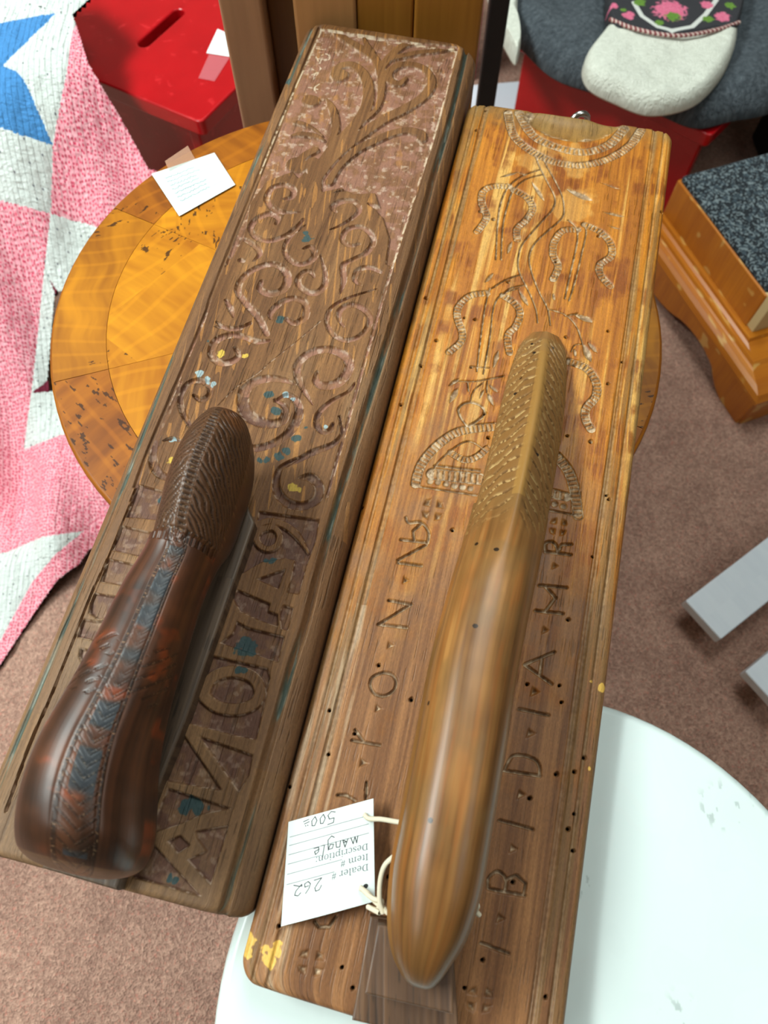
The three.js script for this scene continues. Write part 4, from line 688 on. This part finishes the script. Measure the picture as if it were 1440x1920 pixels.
// ───────────────────────── grey wool jacket ─────────────────────────
function pillow(pts, y0, th, rim, uvS, bump = () => 0) {           // rounded soft slab with the given plan outline
  const o = resample([...pts, pts[0]].map(p => p.slice()), 8); o.pop(); const N = o.length; let cx = 0, cz = 0; o.forEach(p => { cx += p[0] / N; cz += p[1] / N; });
  const P = [], U = [], I = []; const R = 40;
  for (let r = 0; r <= R; r++) { const q = r / R; for (let i = 0; i < N; i++) { const f = q < 0.4 ? 1 - 0.12 * (q / 0.4) : lerp(0.88, 0, (q - 0.4) / 0.6), x = lerp(cx, o[i][0], f), z = lerp(cz, o[i][1], f), d = hypot(o[i][0] - x, o[i][1] - z), e = clamp(d / rim), y = y0 + th * sqrt(1 - (1 - e) ** 2); P.push(x, y + bump(x, z) * e, z); U.push(x / uvS, z / uvS); } }
  for (let r = 0; r < R; r++) for (let i = 0; i < N; i++) { const a = r * N + i, b = r * N + (i + 1) % N, c = a + N, d = b + N; I.push(a, c, b, b, c, d); }
  const base = P.length / 3; for (let i = 0; i < N; i++) { P.push(lerp(cx, o[i][0], 0.985), y0 - 0.004, lerp(cz, o[i][1], 0.985)); U.push(o[i][0] / uvS, o[i][1] / uvS); } P.push(cx, y0 - 0.004, cz); U.push(cx / uvS, cz / uvS);
  for (let i = 0; i < N; i++) { const j = (i + 1) % N; I.push(i, j, base + i, j, base + j, base + i, base + i, base + j, base + N); }
  const g = new THREE.BufferGeometry(); g.setAttribute('position', new THREE.Float32BufferAttribute(P, 3)); g.setAttribute('uv', new THREE.Float32BufferAttribute(U, 2)); g.setIndex(I); g.computeVertexNormals(); return g;
}
{
  const t = thing('wool_jacket', 'grey felted wool jacket with a white cuff and flowered trim', 'jacket');
  const felt = (lo, hi) => matOf(512, 512, (u, v) => { const n = fbm(u * 40, v * 40, 4), f = noise(u * 300, v * 300), s = fbm(u * 120 + 20 * fbm(u * 20, v * 20, 2), v * 120, 2); return [...mix3(lo, hi, clamp(n * 0.7 + s * 0.6 - 0.15 + (f - 0.5) * 0.3)), s * 0.6 + f * 0.4]; }, { roughness: 1, sheen: 0.3, sheenRoughness: 0.8 }, 0.003);
  const grey = felt([40, 46, 52], [98, 106, 112]), white = felt([206, 208, 194], [232, 234, 222]);
  part('jacket_body', pillow(onLevel('P', '930 -60 938 40 985 100 1040 148 1120 176 1222 208 1303 240 1370 228 1460 205 1560 120 1560 -100 1250 -160 1000 -120', 0.209), 0.209, 0.05, 0.05, 0.2, (x, z) => 0.012 * (fbm(x * 14, z * 14, 2) - 0.5) + 0.004 * sin(x * 60 + z * 25)), grey, t);
  const cuff = part('cuff', pillow(onLevel('P', '1150 -30 1143 38 1098 105 1103 150 1160 182 1225 203 1303 187 1352 142 1378 90 1384 44 1386 -30 1265 -40', 0.274), 0.262, 0.03, 0.02, 0.2, (x, z) => 0.007 * (fbm(x * 30, z * 30, 2) - 0.5)), white, t, 'white felt cuff');
  const ctr = onLevel('P', '1262 0', 0.30)[0], flowers = spot([['P', 1257, 14, 34], ['P', 1180, 24, 13], ['P', 1357, 26, 17], ['P', 1327, 4, 13], ['P', 1152, 6, 10], ['P', 1300, -50, 30], ['P', 1190, -50, 30]], 0.30), leaves = spot([['P', 1263, 26, 15], ['P', 1202, 0, 13], ['P', 1330, 32, 11], ['P', 1372, 6, 11], ['P', 1238, 38, 9], ['P', 1170, 14, 6]], 0.30);
  const vine = onLevel('P', '1190 0 1205 25 1235 45 1262 52 1300 45 1325 22 1345 -5', 0.30); const vw = 0.004, span = 0.27;
  const band = matOf(768, 768, (u, v) => { const x = ctr[0] + (u - 0.5) * span, z = ctr[1] + (v - 0.5) * span, w = noise(u * 420, v * 420), wv = (((u * 260) % 1 + (v * 200) % 1) % 1); let c = mix3([30, 30, 34], [66, 66, 72], wv * 0.8), wb = (noise(u * 70, v * 70) - 0.5) * 0.5; let d = 1; for (let i = 0; i < vine.length - 1; i++) { const [a, b] = vine[i], [e, f] = vine[i + 1], dx = e - a, dz = f - b, q = clamp(((x - a) * dx + (z - b) * dz) / (dx * dx + dz * dz)); d = min(d, hypot(x - a - dx * q, z - b - dz * q)); } if (d < vw) c = [206, 208, 202]; c = mix3(c, mix3([196, 62, 104], [232, 150, 170], w), near(flowers, x, z, wb)); c = mix3(c, mix3([70, 110, 30], [122, 160, 62], w), near(leaves, x, z, wb)); return [...c, w]; }, { roughness: 0.85 }, 0.001);
  const bg = pillow(onLevel('P', '1140 -70 1143 38 1190 58 1265 70 1340 58 1386 44 1392 -70 1265 -75', 0.29), 0.274, 0.022, 0.008, 1); const bp = bg.attributes.position, bu = bg.attributes.uv; for (let i = 0; i < bp.count; i++) bu.setXY(i, (bp.getX(i) - ctr[0]) / span + 0.5, (bp.getZ(i) - ctr[1]) / span + 0.5);
  part('flowered_band', bg, band, t, 'black band embroidered with pink roses');
  const br = pixels('P', '1143 36 1190 54 1265 67 1340 57 1386 42').map(([x, y], i) => at(x, y, [0.292, 0.296, 0.298, 0.296, 0.292][i])); part('braid', mergeGeometries([new THREE.TubeGeometry(new THREE.CatmullRomCurve3(br), 60, 0.0032, 8)]), matOf(256, 64, (u, v) => (abs(((u * 30 + sin(v * 6.28) * 0.4) % 1) - 0.5) < 0.2 ? [210, 190, 180] : [126, 60, 62])), t, 'pink and white wavy braid');
  part('cuff', pillow(onLevel('P', '918 -40 930 10 955 60 972 85 980 60 975 0 970 -60 940 -70', 0.272), 0.24, 0.03, 0.014, 0.2), white, t, 'second white cuff');
}
// ───────────────────────── pine footstool ─────────────────────────
{
  const t = thing('pine_footstool', 'orange pine footstool with a grey speckled carpet top and scalloped base', 'footstool');
  const pine = matOf(512, 512, (u, v) => { const g = grain(u * 0.2, v * 0.4, 44), b = fbm(u * 5, v * 3, 3), kn = sst(0.74, 0.82, fbm(u * 12 + 3, v * 12, 2)); let c = mix3([168, 92, 14], [206, 128, 28], clamp(g + (b - 0.5) * 0.7)); c = mix3(c, [222, 186, 120], kn * 0.6); return [...c, g]; }, { roughness: 0.35, clearcoat: 0.3, clearcoatRoughness: 0.3 }, 0.0002);
  const rug = matOf(512, 512, (u, v) => { const n = noise(u * 120, v * 120), m = noise(u * 60 + 9, v * 60); return [...(n > 0.66 ? [120, 132, 136] : m > 0.6 ? [58, 70, 78] : [30, 36, 42]), n]; }, { roughness: 1 }, 0.003);
  const hb = 0.096, ht = 0.166, fo = 0.125, q = at(1397, 612, hb), d = new THREE.Vector3(-0.34, 0, -0.94).normalize(), e = new THREE.Vector3(-d.z, 0, d.x).multiplyScalar(1);   // d runs back along the left face, e to the right
  t.position.set(q.x, 0, q.z); t.rotation.y = Math.atan2(-e.z, e.x); const len = 0.27, wid = 0.3;   // local x right, -z back
  const B = (n, w, h, dd, x, y, z, m, r = 0.003, o) => part(n, boxUV(rbox(w, h, dd, r, x, y, z), 0.3), m, t, o);
  B('side_board', 0.018, ht - hb, len, 0.009, (ht + hb) / 2, -len / 2, pine); B('side_board', 0.018, ht - hb, len, wid - 0.009, (ht + hb) / 2, -len / 2, pine); B('front_board', wid - 0.037, ht - hb - 0.002, 0.018, wid / 2, (ht + hb) / 2, -0.014, plain(0x6a6456, 0.8)); B('back_board', wid - 0.037, ht - hb, 0.018, wid / 2, (ht + hb) / 2, -len + 0.009, pine);
  B('carpet_top', wid - 0.006, 0.014, len - 0.006, wid / 2, ht + 0.003, -len / 2, rug, 0.006, 'grey speckled carpet covering');
  const wp = new THREE.Shape(); wp.moveTo(0, 0); wp.lineTo(0.03, 0); wp.lineTo(0.006, 0.075); wp.lineTo(0, 0.07); part('corner_block', new THREE.ExtrudeGeometry(wp, { depth: 0.02, bevelEnabled: true, bevelSize: 0.001, bevelThickness: 0.001 }).translate(0.004, hb, -0.006), plain(0xcdb684, 0.8), t, 'pale chipped corner');
  // moulded plinth and scalloped apron on the seen sides
  const off = 0.042, prof = [[0, 0.002], [0.2, 0.002], [0.22, -0.004], [0.34, -0.006], [0.5, -0.006], [0.56, -0.011], [0.62, -0.013], [0.8, -0.014], [0.93, -0.019], [1, -0.028], [1, -0.034], [0.6, -0.036], [0, -0.036]], path = [[-1, 0, 0, -len], [-1, 1, 0, 0], [0, 1, wid, 0]], mp = [], mu = [], mi = [];
  for (const [sx, sz, x, z] of path) prof.forEach(([o, y], q) => { mp.push(x + sx * o * off, hb + y, z + (sz ? lerp(0, fo, o) : 0)); mu.push(q * 0.05, (x + z) / 0.3); });
  for (let a = 0; a < 2; a++) for (let q = 0; q < prof.length - 1; q++) { const k = a * prof.length + q; mi.push(k, k + 1, k + prof.length, k + 1, k + prof.length + 1, k + prof.length); }
  const mg = new THREE.BufferGeometry(); mg.setAttribute('position', new THREE.Float32BufferAttribute(mp, 3)); mg.setAttribute('uv', new THREE.Float32BufferAttribute(mu, 2)); mg.setIndex(mi); const mgf = mg.toNonIndexed(); mgf.computeVertexNormals(); part('moulding', mgf, pine, t);
  const ap = L => { const s = new THREE.Shape(); s.moveTo(0, hb - 0.03); s.lineTo(L, hb - 0.03); s.lineTo(L, 0.03); s.quadraticCurveTo(L * 0.86, 0.008, L * 0.72, 0.012); s.quadraticCurveTo(L * 0.62, 0.016, L * 0.55, 0.03); s.quadraticCurveTo(L * 0.4, 0.05, L * 0.26, 0.03); s.quadraticCurveTo(L * 0.2, 0.004, L * 0.12, 0.001); s.lineTo(0.004, 0.001); s.closePath(); return new THREE.ExtrudeGeometry(s, { depth: 0.018, bevelEnabled: true, bevelSize: 0.003, bevelThickness: 0.003, bevelSegments: 2, curveSegments: 14 }); };
  const a1 = ap(len + fo - 0.008); a1.rotateY(PI / 2); a1.translate(-off + 0.004, 0, fo - 0.006); part('scalloped_apron', boxUV(a1, 0.3), pine, t);
  const a2 = ap(wid + off); a2.translate(-off + 0.006, 0, fo - 0.024); part('scalloped_apron', boxUV(a2, 0.3), pine, t);
}
// ───────────────────────── small things on the floor ─────────────────────────
{
  const wm = matOf(256, 256, (u, v) => { const g = grain(u * 0.1, v * 0.4, 71); return [...mix3([206, 214, 224], [226, 232, 238], g), g]; }, { roughness: 0.4 }, 0.0002);
  const t = thing('white_stand', 'white painted wooden stand with two flat feet on the carpet', 'stand'); const y = 0.055;
  const barOf = (a, b, L) => { const p = at(...a, y), q = at(...b, y), w = p.distanceTo(q), d = new THREE.Vector3((at(1440, 1010, y).x - at(1297, 1120, y).x), 0, (at(1440, 1010, y).z - at(1297, 1120, y).z)).normalize(), ac = new THREE.Vector3(-d.z, 0, d.x); const g = boxUV(rbox(L, 0.02, w, 0.0025, L / 2, -0.01, 0), 0.4); const m = new THREE.Matrix4().makeBasis(d, new THREE.Vector3(0, 1, 0), ac).setPosition((p.x + q.x) / 2, y, (p.z + q.z) / 2); return [g.applyMatrix4(m), p, d, ac, w]; };
  const [g1, p, d, ac, w] = barOf([1297, 1120], [1340, 1205], 0.5); part('foot', g1, wm, t); const [g2] = barOf([1408, 1253], [1450, 1335], 0.45); part('foot', g2, wm, t);
  const c = p.clone().addScaledVector(d, 0.36).addScaledVector(ac, 0.1); part('crossbar', rbox(0.035, 0.035, 0.3, 0.003).applyMatrix4(new THREE.Matrix4().makeBasis(d, new THREE.Vector3(0, 1, 0), ac).setPosition(c.x, 0.0178, c.z)), wm, t);
  const k = thing('shade_box', 'black box added to stand for the deep shade behind the carpeted footstool', 'case'); part('shade_box_body', rbox(0.4, 0.19, 0.2, 0.01, 0.965, 0.095, -1.24), plain(0x0b0b0c, 0.6), k);  // added black box, stands for the shadow under the red stool lip
  const post = thing('black_post', 'thin black upright post between the wooden cabinet and the jacket', 'post'); part('upright', rbox(0.026, 0.62, 0.02, 0.004, 0.148, 0.32, -0.98), plain(0x0a0a0b, 0.5), post); part('base_plate', rbox(0.07, 0.012, 0.07, 0.003, 0.148, 0.006, -0.98), plain(0x0a0a0b, 0.5), post);
  const box = thing('red_box', 'dark red box on the floor behind the black post', 'box'); part('box_body', boxUV(rbox(0.16, 0.24, 0.16, 0.004, 0.12, 0.12, -1.6), 0.4), redMat, box); part('box_lid', boxUV(rbox(0.168, 0.02, 0.17, 0.004, 0.12, 0.25, -1.6), 0.4), redMat, box);
  const sheet = thing('paper_sheet', 'white paper sheet on the floor behind the black post', 'paper'); part('sheet', slab([at(880, 206, 0.003), at(985, 206, 0.003), at(985, 152, 0.003), at(880, 160, 0.003)], 0.0006, 3, 3), plain(0xdfe4ee, 0.7), sheet);
}
scene.traverse(o => { if (o.isLight) { o.castShadow = true; } });
renderer.render(scene, camera);
